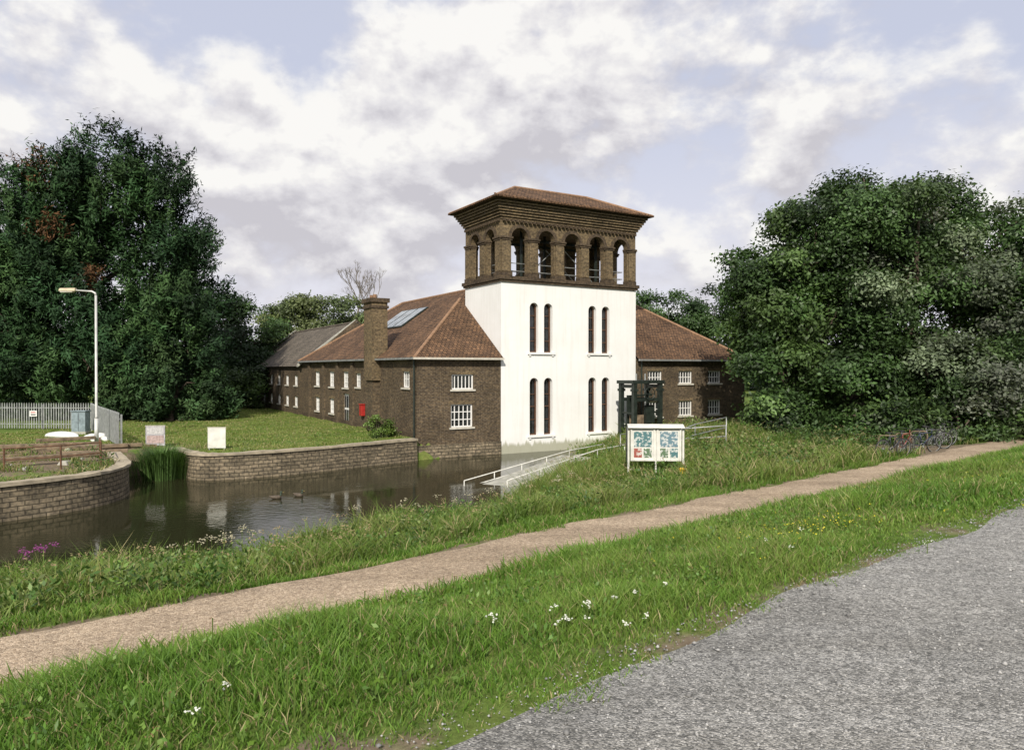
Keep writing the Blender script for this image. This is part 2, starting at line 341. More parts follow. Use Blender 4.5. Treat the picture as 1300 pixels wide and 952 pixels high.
# ---------------------------------------------------------------- building
B=empty('brick_mill_building',(C0[0],C0[1],0),ang)
FR=F((0,0,0),(1,0,0),(0,-1,0))
def arch(c,z0,zt_,w,n=12):
    r=w/2; zs=zt_-r
    return [(c-r,z0),(c+r,z0)]+[(c+r*math.cos(math.pi*k/n),zs+r*math.sin(math.pi*k/n)) for k in range(0,n+1)]
def rect(a0,a1,z0,z1): return [(a0,z0),(a1,z0),(a1,z1),(a0,z1)]
TW,TD,ZW=9.96,4.5,9.9
mb=MB(); holes=[]; wins=[]
for c in (2.24,3.24,6.5,7.54):
    for z0,z1 in ((5.86,8.78),(.98,4.36)):
        holes.append(arch(c,z0,z1,.6)); wins.append((c,z0,z1))
mb.wall(FR,rect(0,TW,-1,ZW),holes,-.4,0,M_white)
mb.box(0,.35,.4,TD,-1,ZW-.002,M_white); mb.box(TW-.35,TW,.4,TD,-1,ZW-.002,M_white); mb.box(.35,TW-.35,TD-.35,TD,-1,ZW-.002,M_white)
for c in (2.74,7.02):
    for z in (5.86,.98):
        mb.fbox(FR,c-.95,c+.95,0.003,.10,z-.12,z-.005,M_white)
        for k in (-.8,.8): mb.fbox(FR,c+k-.06,c+k+.06,.003,.07,z-.22,z-.123,M_white)
mb.build('tower_walls',B)
mb=MB()
for c,z0,z1 in wins:
    mb.fbox(FR,c-.33,c+.33,-.36,-.33,z0-.05,z1+.05,M_glass)
    mb.wall(FR,arch(c,z0-.01,z1+.01,.62),[arch(c,z0+.08,z1-.08,.44)],-.32,-.24,M_brown)
    zc=(z0+z1)/2; mb.fbox(FR,c-.22,c+.22,-.3,-.26,zc-.03,zc+.03,M_brown); mb.fbox(FR,c-.22,c+.22,-.3,-.26,zc+.7,zc+.74,M_brown); mb.fbox(FR,c-.22,c+.22,-.3,-.26,zc-.8,zc-.76,M_brown)
mb.build('tower_windows',B)
mb=MB(); zs0,zsp,zc1,ztop=ZW+.35,12.45,13.06,14.5
sides=[(FR,TW,[1.26,3.12,4.98,6.84,8.7]),
       (F((0,TD,0),(0,-1,0),(-1,0,0)),TD,[1.3,3.2]),
       (F((TW,0,0),(0,1,0),(1,0,0)),TD,[1.3,3.2]),
       (F((TW,TD,0),(-1,0,0),(0,1,0)),TW,[1.26,3.12,4.98,6.84,8.7])]
TH=-.38
for k,(fr,Ln,cs) in enumerate(sides):
    a0=0 if k in (0,3) else .38; a1=Ln-a0
    mb.wall(fr,rect(a0,a1,ZW+.002,ztop),[arch(c,zs0,zc1,1.12,16) for c in cs],TH,-.04,M_brick_t)
    hw=.56
    edges=[(0.,cs[0]-hw)]+[(cs[i]+hw,cs[i+1]-hw) for i in range(len(cs)-1)]+[(cs[-1]+hw,Ln)]
    for j,(p0,p1) in enumerate(edges):
        q0=p0+(.09 if j else .04); q1=p1-(.09 if j<len(edges)-1 else .04)
        mb.fbox(fr,q0,q1,-.038,.04,zs0+.25,zsp-.16,M_brick_t)
        e0=p0-.02 if j else 0.04; e1=p1+.02 if j<len(edges)-1 else Ln-.04
        mb.fbox(fr,e0,e1,TH-.02,.08,zs0-.01,zs0+.22,M_brick_d)
        mb.fbox(fr,e0-.0,e1+.0,TH-.02,.08,zsp-.15,zsp-.05,M_brick_d)
        mb.fbox(fr,e0-.03,e1+.03,TH-.04,.13,zsp-.045,zsp+.06,M_brick_d)
    for c in cs:
        n=14; r0,r1=hw+.005,.76; zz=zc1-hw
        for q in range(n):
            t0,t1=math.pi*q/n,math.pi*(q+1)/n
            P=lambda r,t,nn: fr.p(c+r*math.cos(t),nn,max(zz+r*math.sin(t),zsp+.065))
            mb.hexa([P(r0,t0,-.037),P(r1,t0,-.037),P(r1,t1,-.037),P(r0,t1,-.037),P(r0,t0,.03),P(r1,t0,.03),P(r1,t1,.03),P(r0,t1,.03)],M_brick_d)
def band(z0,z1,o,m,i=-.3):
    mb.fbox(FR,-o,TW+o,i,o,z0,z1,m); mb.box(-o,TW+o,TD-.3,TD+o,z0,z1,m)
    mb.box(-o,.3,.302,TD-.302,z0,z1,m); mb.box(TW-.3,TW+o,.302,TD-.302,z0,z1,m)
band(ZW+.004,ZW+.13,.10,M_brick_d); band(ZW+.133,ZW+.33,.17,M_brick_d)
for k in range(7):
    band(13.5+k*.143,13.5+k*.143+.10,.03+.085*k,M_brick_t); band(13.5+k*.143+.102,13.5+k*.143+.141,.0+.06*k,M_brick_d)
for k in range(34):
    t=.1+k*.292; mb.fbox(FR,t,t+.14,.0,.17,13.36,13.498,M_brick_d)
for k in range(15):
    t=.1+k*.292; mb.box(-.17,0,t,t+.14,13.36,13.498,M_brick_d)
mb.box(.3,TW-.3,.3,TD-.3,ZW+.1,ZW+.25,M_conc)
mb.box(.4,TW-.4,.4,TD-.4,13.4,13.5,M_timber)
mb.build('belvedere',B)
mb=MB()
for t in (2.2,5.0,7.8):
    for s in (1.4,3.1): mb.box(t-.06,t+.06,s-.06,s+.06,ZW+.25,13.4,M_dgreen)
for s in (1.4,3.1):
    mb.box(2.27,4.93,s-.04,s+.04,12.6,12.75,M_dgreen); mb.box(5.07,7.73,s-.04,s+.04,12.6,12.75,M_dgreen)
    mb.tube([(2.2,s,ZW+.3),(5.,s,12.6)],.03,M_metal,6); mb.tube([(7.8,s,ZW+.3),(5.,s,12.6)],.03,M_metal,6)
for z in (ZW+.75,ZW+1.2):
    mb.tube([(.62,.62,z),(TW-.62,.62,z),(TW-.62,TD-.62,z),(.62,TD-.62,z),(.62,.62,z)],.025,M_metal,6)
mb.build('tower_ironwork',B)
mb=MB(); o=.75; ze=ztop+.003; h=TD/2+o; pit=.47; zr=ze+.12+pit*h
mb.box(-o+.05,TW+o-.05,-o+.05,TD+o-.05,ze,ze+.1,M_brick_d)
A,Bp,Cp,Dp=(-o,-o,ze+.1),(TW+o,-o,ze+.1),(TW+o,TD+o,ze+.1),(-o,TD+o,ze+.1); R0=(-o+h,TD/2,zr); R1=(TW+o-h,TD/2,zr)
mb.face([A,Bp,R1,R0],M_tile); mb.face([Bp,Cp,R1],M_tile); mb.face([Cp,Dp,R0,R1],M_tile); mb.face([Dp,A,R0],M_tile)
for a,b_ in ((A,R0),(Bp,R1),(Cp,R1),(Dp,R0),(R0,R1)): mb.tube([a,b_],.09,M_ridge,8)
mb.tube([(-o-.03,-o-.03,ze+.09),(TW+o+.03,-o-.03,ze+.09),(TW+o+.03,TD+o+.03,ze+.09),(-o-.03,TD+o+.03,ze+.09)],.07,M_tile,6,closed=True)
for k in range(48):
    t=-o+.1+k*.237; mb.tube([(t,-o-.09,ze+.08),(t,-o+.3,ze+.26)],.06,M_tile,6)
mb.build('tower_roof',B)
# brick wings
ZE=5.53; TL,TR=-5.17,20.0
FL=F((TL,0,0),(0,1,0),(-1,0,0))
FR2=F((0,.02,0),(1,0,0),(0,-1,0))
def window(mb,fr,c,z0,z1,w,cols,rows,bar=.045):
    n0=-.14; mb.fbox(fr,c-w/2-.02,c+w/2+.02,n0-.05,n0-.02,z0-.02,z1+.02,M_glass)
    f=.07
    mb.fbox(fr,c-w/2,c-w/2+f,n0,n0+.07,z0,z1,M_wpaint); mb.fbox(fr,c+w/2-f,c+w/2,n0,n0+.07,z0,z1,M_wpaint)
    mb.fbox(fr,c-w/2+f,c+w/2-f,n0,n0+.07,z0,z0+f,M_wpaint); mb.fbox(fr,c-w/2+f,c+w/2-f,n0,n0+.07,z1-f,z1,M_wpaint)
    for k in range(1,cols):
        x=c-w/2+w*k/cols; mb.fbox(fr,x-bar/2,x+bar/2,n0+.005,n0+.05,z0+f,z1-f,M_wpaint)
    for k in range(1,rows):
        z=z0+(z1-z0)*k/rows; mb.fbox(fr,c-w/2+f,c+w/2-f,n0+.008,n0+.045,z-bar/2,z+bar/2,M_wpaint)
    mb.fbox(fr,c-w/2-.1,c+w/2+.1,.003,.09,z0-.1,z0-.002,M_lstone)
mw=MB(); mwin=MB()
hs=[]
for c,z0,z1,w,co,ro in ((-2.45,3.75,4.58,1.35,6,1),(-2.5,1.65,2.92,1.35,5,3)):
    hs.append(rect(c-w/2,c+w/2,z0,z1)); window(mwin,FR2,c,z0,z1,w,co,ro)
    mw.fbox(FR2,c-w/2-.12,c+w/2+.12,.001,.02,z1+.004,z1+.2,M_brick_t)
mw.wall(FR2,rect(TL,-.004,-.6,ZE),hs,-.35,0,M_brick)
mw.fbox(FR2,TL-.05,-.004,.002,.07,-.5,.75,M_stone)
hs=[]
for c in (11.6,14.3,17.0):
    for z0,z1 in ((3.9,4.75),(1.75,2.75)):
        hs.append(rect(c-.6,c+.6,z0,z1)); window(mwin,FR2,c,z0,z1,1.2,5,2); mw.fbox(FR2,c-.7,c+.7,.001,.02,z1+.004,z1+.16,M_brick_t)
mw.wall(FR2,rect(TW+.004,TR,-.6,ZE),hs,-.35,0,M_brick)
S1=23.3; S2=43.7; hs=[]
for c,z0,z1,w,co,ro in ((1.6,3.85,4.75,.95,3,2),(9.7,3.7,4.6,.9,3,2),(12.3,3.6,4.7,1.1,4,3),(15.5,3.6,4.7,1.1,4,3),(19.2,3.6,4.7,1.1,4,3),(15.5,1.7,2.75,1.0,4,3),(19.2,1.7,2.75,1.0,4,3)):
    hs.append(rect(c-w/2,c+w/2,z0,z1)); window(mwin,FL,c,z0,z1,w,co,ro); mw.fbox(FL,c-w/2-.1,c+w/2+.1,.001,.02,z1+.004,z1+.18,M_brick_t)
hs.append(rect(11.6,12.9,1.12,3.2)); mwin.fbox(FL,11.6,12.9,-.2,-.12,1.1,3.2,M_wpaint)
for k in range(3):
    for j in range(2): mwin.fbox(FL,11.72+k*.4,12.02+k*.4,-.119,-.1,1.3+j*.95,2.1+j*.95,M_glass)
mw.wall(FL,rect(.36,S1,-.6,ZE),hs,-.35,0,M_brick)
mw.fbox(FL,.36,S1,.002,.06,-.5,1.4,M_brick_d)
for s in (10.7,13.9,17.3,21.2): mw.fbox(FL,s-.22,s+.22,.002,.14,1.0,ZE-.25,M_brick)
hs=[]
for k,c in enumerate((25.6,28.6,31.6,34.7,37.8,41.0)):
    for z0,z1 in ((3.5,4.35),(1.75,2.6)):
        hs.append(rect(c-.5,c+.5,z0,z1)); window(mwin,FL,c,z0,z1,1.,3,2,.06)
mw.wall(FL,rect(S1+.003,S2,-.2,5.15),hs,-.35,0,M_brick)
mw.box(TR-.35,TR,.36,S1,0,ZE,M_brick); mw.box(TL+.35,TR-.36,S1-.35,S1-.003,0,ZE,M_brick)
mw.box(TL+.35,3.8,S2-.35,S2,0,5.15,M_brick); mw.box(3.45,3.8,S1+.003,S2-.36,0,5.15,M_brick)
for s in (S1+.05,S2-.3):
    mw.wall(F((0,s+.3,0),(1,0,0),(0,-1,0)),[(TL-.15,5.16),(3.95,5.16),(-.68,9.05)],[],0,.3,M_brick)
mw.build('brick_walls',B); mwin.build('wing_windows',B)
mc=MB(); mc.box(TL-.55,TL+.45,5.6,7.0,4.2,9.0,M_brick_t); mc.box(TL-.62,TL+.52,5.53,7.07,8.55,8.7,M_brick_d); mc.box(TL-.66,TL+.56,5.49,7.11,8.9,9.15,M_brick_d)
mc.box(TL-.45,TL-.003,5.75,6.85,1.0,4.2,M_brick); mc.tube([(TL-.2,6.,9.15),(TL-.2,6.,9.4)],.12,M_ridge,10); mc.tube([(TL-.2,6.6,9.15),(TL-.2,6.6,9.4)],.12,M_ridge,10)
mc.build('chimney',B)
mc=MB(); mc.box(TL-.25,TL-.003,8.35,8.8,1.9,2.6,M_red); mc.box(TL-.29,TL-.003,8.31,8.84,2.603,2.66,M_red); mc.build('red_wall_box',B,bevel=.02)
mr_=MB(); ov=.3; P_=.7
def hip(t0,t1,s0,s1,cut):
    half=(t1-t0)/2; tm=(t0+t1)/2; ze=ZE-.02; z=lambda a: ze+P_*a
    R0=(tm,s0+half,z(half)); R1=(tm,s1-half,z(half))
    return half,tm,z,R0,R1
t0,t1,s0,s1=TL-ov,7.35,-ov,S1+ov
half,tm,z,R0,R1=hip(t0,t1,s0,s1,0); a=-t0
mr_.face([(t0,s0,z(0)),(-.003,s0,z(0)),(-.003,s0+a,z(a))],M_tile)
b4=TD+.004-s0
mr_.face([(-.003,TD+.004,z(b4)),(t1-b4,TD+.004,z(b4)),R0,(-.003,s0+a,z(a))],M_tile)
mr_.face([(t0,s0,z(0)),R0,R1,(t0,s1,z(0))],M_tile)
mr_.face([(t1,.5,z(0)),(t1,s1,z(0)),R1,R0,(t1-.8,.5,z(.8))],M_tile)
mr_.face([(t0,s1,z(0)),R1,(t1,s1,z(0))],M_tile)
hp=[(t0,s0,z(0)),(-.01,s0+a,z(a))]; mr_.tube(hp,.1,M_ridge,8); mr_.tube([R0,R1],.1,M_ridge,8); mr_.tube([R1,(t0,s1,z(0))],.1,M_ridge,8)
LR=(t0,z)
t0,t1=7.35,TR+ov
half,tm,z,R0,R1=hip(t0,t1,s0,s1,0); a=TW+.004-t0
mr_.face([(TW+.004,s0,z(0)),(t1,s0,z(0)),R0,(TW+.004,s0+a,z(a))],M_tile)
mr_.face([(t1,s0,z(0)),(t1,s1,z(0)),R1,R0],M_tile)
mr_.face([(t0,.5,z(0)),(t0+.8,.5,z(.8)),R0,R1,(t0,s1,z(0))],M_tile)
mr_.face([(t0,s1,z(0)),R1,(t1,s1,z(0))],M_tile)
mr_.tube([(t1,s0,z(0)),R0],.1,M_ridge,8); mr_.tube([R0,R1],.1,M_ridge,8)
zf=5.1
mr_.face([(TL-.3,S1+.06,zf),(-.68,S1+.06,zf+3.7),(-.68,S2+.0,zf+3.7),(TL-.3,S2+.0,zf)],M_slate)
mr_.face([(4.0,S1+.06,zf),(-.68,S1+.06,zf+3.7),(-.68,S2+.0,zf+3.7),(4.0,S2+.0,zf)],M_slate)
mr_.tube([(-.68,S1,zf+3.72),(-.68,S2,zf+3.72)],.1,M_slate,8)
for s in (S2-.1,S1+.3):
    mr_.hexa([(TL-.4,s-.2,zf-.05),(-.68,s-.2,zf+3.72),(-.68,s+.2,zf+3.72),(TL-.4,s+.2,zf-.05),(TL-.4,s-.2,zf+.15),(-.68,s-.2,zf+3.95),(-.68,s+.2,zf+3.95),(TL-.4,s+.2,zf+.15)],M_conc)
mr_.build('roof_tiles',B,recalc=False)
mg=MB()
mg.box(TL-.38,-.003,-.40,-.29,ZE-.13,ZE-.02,M_lstone); mg.box(TL-.38,TL-.29,-.287,S1+.3,ZE-.13,ZE-.02,M_metal); mg.box(TL-.3,-.003,-.288,-.0,ZE-.12,ZE-.06,M_wpaint); mg.box(TL-.288,TL-.003,.0,S1,ZE-.12,ZE-.06,M_brown)
mg.box(TW+.003,TR+.38,-.40,-.29,ZE-.13,ZE-.02,M_metal)
mg.tube([(TL-.1,.25,ZE-.1),(TL-.1,.25,1.1)],.05,M_dgreen,8)
mg.tube([(TW+.4,-.12,ZE-.1),(TW+.4,-.12,1.1)],.05,M_dgreen,8)
mg.build('gutters',B)
ms=MB(); t0,z=LR; nn=Vector((-P_,0,1)).normalized()
def sl(a,s,h_): return (t0+a+nn.x*h_, s, z(a)+nn.z*h_)
for k in range(3):
    sa=9.0+k*1.55; a0,a1=3.0,5.0
    def slab(a0,a1,s0_,s1_,h0,h1,m): ms.hexa([sl(a0,s0_,h0),sl(a1,s0_,h0),sl(a1,s1_,h0),sl(a0,s1_,h0),sl(a0,s0_,h1),sl(a1,s0_,h1),sl(a1,s1_,h1),sl(a0,s1_,h1)],m)
    slab(a0,a1,sa,sa+1.45,.02,.10,M_dgreen); slab(a0+.08,a1-.08,sa+.08,sa+.7,.1,.12,M_sky_glass); slab(a0+.08,a1-.08,sa+.76,sa+1.37,.1,.12,M_sky_glass)
ms.build('skylight',B)
# ---------------------------------------------------------------- foliage
def crown(blobs,n,per,cr,L,Wd,cols,mode='leaf',seed=1,zmin=1.0,tone_sd=.28,patch=None,sub=16,subr=(.26,.46)):
    """two-level crown: boughs (sub-blobs) spread over each main mass, leaf clumps over the boughs"""
    r=np.random.default_rng(seed); Bb=np.array(blobs,float); S=[]
    for b in Bb:
        k=sub; D=nrm(r.normal(size=(k,3))); rm=b[3:6].mean(); f=r.uniform(.55,1.02,k)
        for j in range(k):
            sr=rm*r.uniform(*subr); c=b[:3]+D[j]*b[3:6]*f[j]*(1-.3*sr/rm)
            if mode=='leaf': S.append([*c,sr*r.uniform(.9,1.3),sr*r.uniform(.9,1.3),sr*r.uniform(.6,.85),*D[j]])
            else: S.append([*c,sr*.7,sr*.7,sr*r.uniform(1.1,1.6),*D[j]])
    S=np.array(S)
    w=S[:,3]**2; w/=w.sum(); i=r.choice(len(S),n,p=w)
    D=nrm(r.normal(size=(n,3))+S[i,6:9]*.5+np.array([0,0,.35])); ph=r.uniform(0,6,(len(S),2))[i]
    rad=(1-.35*r.random(n)**1.5)*(1+.15*np.sin(5*D[:,0]+ph[:,0])*np.sin(6*D[:,2]+ph[:,1]))
    c=S[i,:3]+D*S[i,3:6]*rad[:,None]; keep=c[:,2]>zmin
    bt=np.clip(r.normal(1,tone_sd,len(S)),.5,1.6)[i]
    c=c[keep];D=nrm(D[keep]+S[i[keep],6:9]*.5);bt=bt[keep]; n=len(c)
    tone=np.clip(r.normal(1,.18,n),.5,1.6)*bt; base=np.array(cols)[(r.integers(0,len(cols),len(S)))[i[keep]]]
    m=n*per; ci=np.repeat(np.arange(n),per)
    off=r.normal(size=(m,3))*cr
    if mode=='leaf': off[:,2]*=.6
    else:
        up=nrm(D*np.array([.8,.8,.2])+np.array([0,0,.65])); t=r.random(m)*2.2-.6
        off=off*.45+up[ci]*(t*cr*1.5)[:,None]
    p=c[ci]+off
    nn_=nrm(D[ci]*.7+np.array([0,0,.5])+r.normal(size=(m,3))*.55)
    if mode=='leaf': axd=nrm(r.normal(size=(m,3))+np.array([0,0,-.4]))
    else: axd=nrm(up[ci]+r.normal(size=(m,3))*.35)
    axd=nrm(axd-nn_*(axd*nn_).sum(1)[:,None])
    V,Fc=leafquads(p,axd,nn_,L*r.uniform(.6,1.3,m),Wd*r.uniform(.6,1.3,m))
    col=base[ci]*tone[ci][:,None]*r.uniform(.75,1.25,(m,1))
    if patch:
        for (x,y,z_,rr,pc) in patch:
            q=np.linalg.norm(c-np.array([x,y,z_]),axis=1)<rr*r.uniform(.6,1.3,n); q&=r.random(n)<.4
            col[q[ci]]=np.array(pc)*r.uniform(.5,1.3,(q[ci].sum(),1))
    return V,Fc,np.repeat(col,4,0)
def tree(name,base,blobs,trunk_r,n,per,cr,L,Wd,cols,mat=M_leaf,mode='leaf',seed=1,reach=.7,**kw):
    T=empty(name,(0,0,0)); rr=random.Random(seed)
    mb=MB(); top=max(b_[2] for b_ in blobs); bx,by,bz=base
    cx=np.mean([b_[0] for b_ in blobs]); cy=np.mean([b_[1] for b_ in blobs])
    H=top-bz; tp=[]; tr=[]
    for k in range(9):
        f=k/8; tp.append((bx+(cx-bx)*f*.8+rr.uniform(-.15,.15)*f*2,by+(cy-by)*f*.8+rr.uniform(-.15,.15)*f*2,bz-.3+H*f)); tr.append(trunk_r*((1.45 if k==0 else 1)-.85*f))
    mb.tube(tp,tr,M_bark,9)
    for b_ in blobs:
        f=min(.85,max(.12,(b_[2]-b_[5]*.6-bz)/H)); k=min(7,int(f*8)); s=Vector(tp[k]); e=Vector(b_[:3]); mid=s.lerp(e,.5)+Vector((rr.uniform(-.4,.4),rr.uniform(-.4,.4),-.3))
        mb.tube([s,mid,e],[tr[k]*.6,tr[k]*.4,.05],M_bark,6)
        for q in range(5):
            d=Vector((rr.gauss(0,1),rr.gauss(0,1),rr.gauss(.4,1))).normalized(); e2=e+Vector((d.x*b_[3],d.y*b_[4],d.z*b_[5]))*reach
            mb.tube([mid.lerp(e,.6),e.lerp(e2,.5)+Vector((0,0,.2)),e2],[tr[k]*.25,.06,.015],M_bark,5)
    mb.build('trunk_and_limbs',T,smooth=True)
    V,Fc,c=crown(blobs,n,per,cr,L,Wd,cols,mode,seed,**kw); np_mesh('foliage',V,Fc,mat,c,T); return T
CG=[(.024,.055,.018),(.038,.075,.024),(.018,.042,.016)]
tree('conifer_tree',(-32,57.5,1.1),[(-31.6,57,17.6,3.8,4,6.0),(-35.4,57,16,3.8,4,6),(-28.2,57.5,15.4,3.9,4,5.8),(-39.5,58,13.6,4,4.5,7),(-43.5,58.5,11,4,4.5,7),(-26.2,56.5,11,3.8,4.2,5.2),(-32.2,55,10,5.5,4.5,6),(-38.5,55.5,8,5,4.5,6),(-25.0,56,6.6,3.7,3.5,4.6),(-31,54,5.2,5.5,4,4.6),(-37.5,54.5,4.5,5,4,4)],.6,5200,44,.42,.44,.12,CG,M_needle,'spray',3,patch=[(-35,55,19.5,1.8,(.11,.055,.024)),(-32.5,53,15.0,1.9,(.10,.05,.022)),(-30.5,52,11,1.3,(.09,.045,.02))],tone_sd=.32,sub=28,reach=.45)
tree('conifer_tree',(-25,53.5,1.1),[(-24.6,54,3.5,3.2,3,3.2),(-27.5,54,2.9,2.8,2.6,2.4),(-22.4,54.5,2.3,1.6,1.8,1.6)],.3,1000,42,.33,.38,.12,[(.03,.06,.022),(.045,.08,.028)],M_needle,'spray',5,zmin=.9,reach=.4)
RG=[(.05,.095,.025),(.075,.125,.035),(.038,.072,.02)]
RS=[(.05,.09,.028),(.11,.14,.08),(.045,.08,.025),(.17,.19,.14),(.06,.1,.03)]
tree('deciduous_tree',(16.4,41.5,1.2),[(15.4,41,10.2,2.7,3.4,3.3),(17.8,41.3,12.6,2.8,3.4,3.1),(14.6,40.5,7.4,2.5,3,2.9),(17.4,39.4,7.8,3,3,3.6),(14.5,39.4,4.4,2.4,2.4,2.5),(17.6,37.4,3.7,2.7,2.4,2.4),(14.4,38.2,2.4,1.8,1.8,1.5),(17.5,35.8,2.2,2.,1.6,1.4)],.38,2000,54,.36,.25,.14,RG,seed=11)
tree('deciduous_tree',(22,41.5,1.2),[(19.9,41,13.2,2.7,3.5,3.5),(23.2,41.5,12.0,2.9,3.6,3.6),(20.8,39,8.4,3,3,3.6),(24,38.8,7.6,3.2,3.2,3.8),(20.6,36.2,4.0,2.8,2.6,2.9),(23.8,35.6,3.9,2.8,2.6,2.8),(18.9,34.9,2.4,1.7,1.4,1.3),(21.4,34.1,2.3,1.9,1.5,1.3)],.42,2200,54,.36,.23,.13,RS,seed=12)
tree('deciduous_tree',(29.5,42,1.2),[(26.9,42,11.4,3.0,3.6,4),(30.9,42,11.6,3.4,4,4.6),(27.4,39,7.4,3.4,3.4,4),(31.4,39.5,7,4,3.6,4),(27,36.2,4.3,3.,2.8,3.0),(31,37,4,3.6,3,3),(25,34.0,2.6,2.,1.7,1.6),(28.4,34.4,2.7,2.2,1.8,1.7)],.42,2100,52,.38,.25,.14,RG+RS[:2],seed=13)
tree('deciduous_tree',(38,44,1.2),[(35.5,43,10.5,4,4,5),(40,45,10.5,5,5,5.5),(35.5,40,5,4,3.5,4),(41,43,5,5,4,4)],.45,900,44,.5,.32,.18,RG,seed=14)
DG=[(.035,.07,.02),(.05,.09,.028),(.025,.05,.016)]
tree('deciduous_tree',(22.5,55,1.1),[(20.5,55,8.6,3,3,3.6),(24.5,55,9,3.4,3,4),(21,54.5,4.4,3.2,2.6,3.2),(25,54,4,3,2.6,3)],.35,800,46,.42,.28,.16,DG+RG[:1],seed=18)
tree('deciduous_tree',(-28.5,76,1.1),[(-31.5,76,8,3.4,4,5.3),(-28,76,7.2,3.3,4,5.2),(-25.8,77,5.4,2.4,3,3.4),(-30,74,3.6,4.5,3,2.8)],.4,1000,46,.42,.32,.18,DG,seed=15)
LG=[(.10,.135,.05),(.13,.16,.06),(.08,.11,.04)]
tree('deciduous_tree',(-31,103,1.1),[(-34,103,9,3.6,4,4.6),(-29.5,103,11,4.0,4,5.2),(-25,102,11.2,4.,4.5,5.4),(-21,103,9.6,3.4,4,4.4)],.5,1200,42,.55,.42,.24,LG,seed=16)
tree('deciduous_tree',(19,92,1.1),[(16.5,92,10,3.4,4,5),(21,92,9.4,3.4,4,4.4),(26,92,10.4,3.8,4,5.2),(31,92,11.3,4.5,4.5,5.3)],.5,1100,42,.5,.38,.22,DG+RG,seed=17)
T=MB(); rr=random.Random(4)
def branch(p,d,l,r,k):
    q=p+d*l; m_=p.lerp(q,.5)+Vector((rr.gauss(0,.06),rr.gauss(0,.06),0))*l; T.tube([p,m_,q],[r,r*.85,r*.7],M_twig,4,cap=False)
    if k==0: return
    for _ in range(3 if k>1 else 4):
        d2=(d+Vector((rr.gauss(0,.36),rr.gauss(0,.36),rr.gauss(.2,.2)))).normalized(); branch(q,d2,l*rr.uniform(.5,.7),r*.6,k-1)
branch(Vector((-24.0,114,6)),Vector((.02,0,1)),6.0,.2,5); branch(Vector((-22.,115,6)),Vector((.05,0,1)),5.4,.18,5); T.tube([(-24,114,0),(-24,114,6.1)],[.4,.2],M_bark,8); T.tube([(-22,115,0),(-22,115,6.1)],[.4,.18],M_bark,8); T.build('bare_tree',smooth=True)
bl=[]; rr=random.Random(9)
for k in range(90):
    a=math.radians(-100+200*k/89); R=rr.uniform(122,150); x,y=R*math.sin(a),R*math.cos(a); h=rr.uniform(4,6.0); bl.append((x,y,h,rr.uniform(5,7),rr.uniform(4,6),h))
V,Fc,c=crown(bl,8000,20,.8,.8,.5,DG+RG,'leaf',21,zmin=.6,sub=9,subr=(.4,.6)); np_mesh('distant_trees',V,Fc,M_leaf,c)
def shrub(name,blobs,n,per,cr,L,Wd,cols,seed,stem=True,**kw):
    T=empty(name); mb=MB(); rr=random.Random(seed)
    for b_ in blobs:
        for q in range(6): 
            g=Vector((b_[0]+rr.uniform(-.2,.2)*b_[3],b_[1],b_[2]-b_[5]*.9)); e=Vector((b_[0]+rr.gauss(0,.4)*b_[3],b_[1]+rr.gauss(0,.4)*b_[4],b_[2]+rr.uniform(.2,.8)*b_[5])); mb.tube([g,g.lerp(e,.5),e],[.03,.02,.008],M_bark,5)
    mb.build('stems',T); V,Fc,c=crown(blobs,n,per,cr,L,Wd,cols,'leaf',seed,**kw); np_mesh('foliage',V,Fc,M_leaf,c,T)
shrub('hedge',[(x,66+.3*(x+40),3.0+.5*math.sin(x),2.6,2,2.4) for x in (-42,-39,-36,-33,-30,-27.5,-25.2)],800,42,.33,.26,.14,[(.05,.09,.025),(.07,.115,.03)],31)
shrub('shrub',[(-7.3,40.2,1.75,.6,.5,.7),(-6.8,40.4,1.4,.4,.4,.4)],90,36,.12,.13,.07,[(.13,.19,.04),(.09,.14,.03)],32)
def blades(name,X,Y,h,w,lean,cols,parent=None,zoff=0,seed=0,mask=None):
    r=np.random.default_rng(seed); Z=zt(X,Y)+zoff; k=Z>.02
    if mask is not None: k&=mask
    X,Y,Z,h,w,cols=X[k],Y[k],Z[k],h[k],w[k],cols[k]; n=len(X)
    a=r.uniform(0,2*np.pi,n); dx,dy=np.cos(a),np.sin(a); b_=r.uniform(0,2*np.pi,n); wx,wy=np.cos(b_)*w/2,np.sin(b_)*w/2
    ln=lean*r.uniform(.3,1.4,n)*h
    base=np.stack([X,Y,Z-.02],1); W_=np.stack([wx,wy,np.zeros(n)],1)
    mid=base+np.stack([dx*ln*.3,dy*ln*.3,h*.55],1); tip=base+np.stack([dx*ln,dy*ln,h*np.sqrt(np.clip(1-(lean*.6)**2,.2,1))],1)
    V=np.stack([base-W_,base+W_,mid-W_*.8,mid+W_*.8,tip],1).reshape(-1,3)
    i=np.arange(n)[:,None]*5; Fc=np.stack([i+[0,1,2],i+[1,3,2],i+[2,3,4]],1).reshape(-1,3)
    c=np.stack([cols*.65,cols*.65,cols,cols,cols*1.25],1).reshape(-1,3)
    return np_mesh(name,V,Fc,M_blade,c,parent)
def pn(X,Y,f=1.): return .5+.25*(np.sin(X*1.1*f+1.3*np.sin(Y*.8*f))+np.sin(Y*1.4*f+1.1*np.sin(X*.9*f+2)))
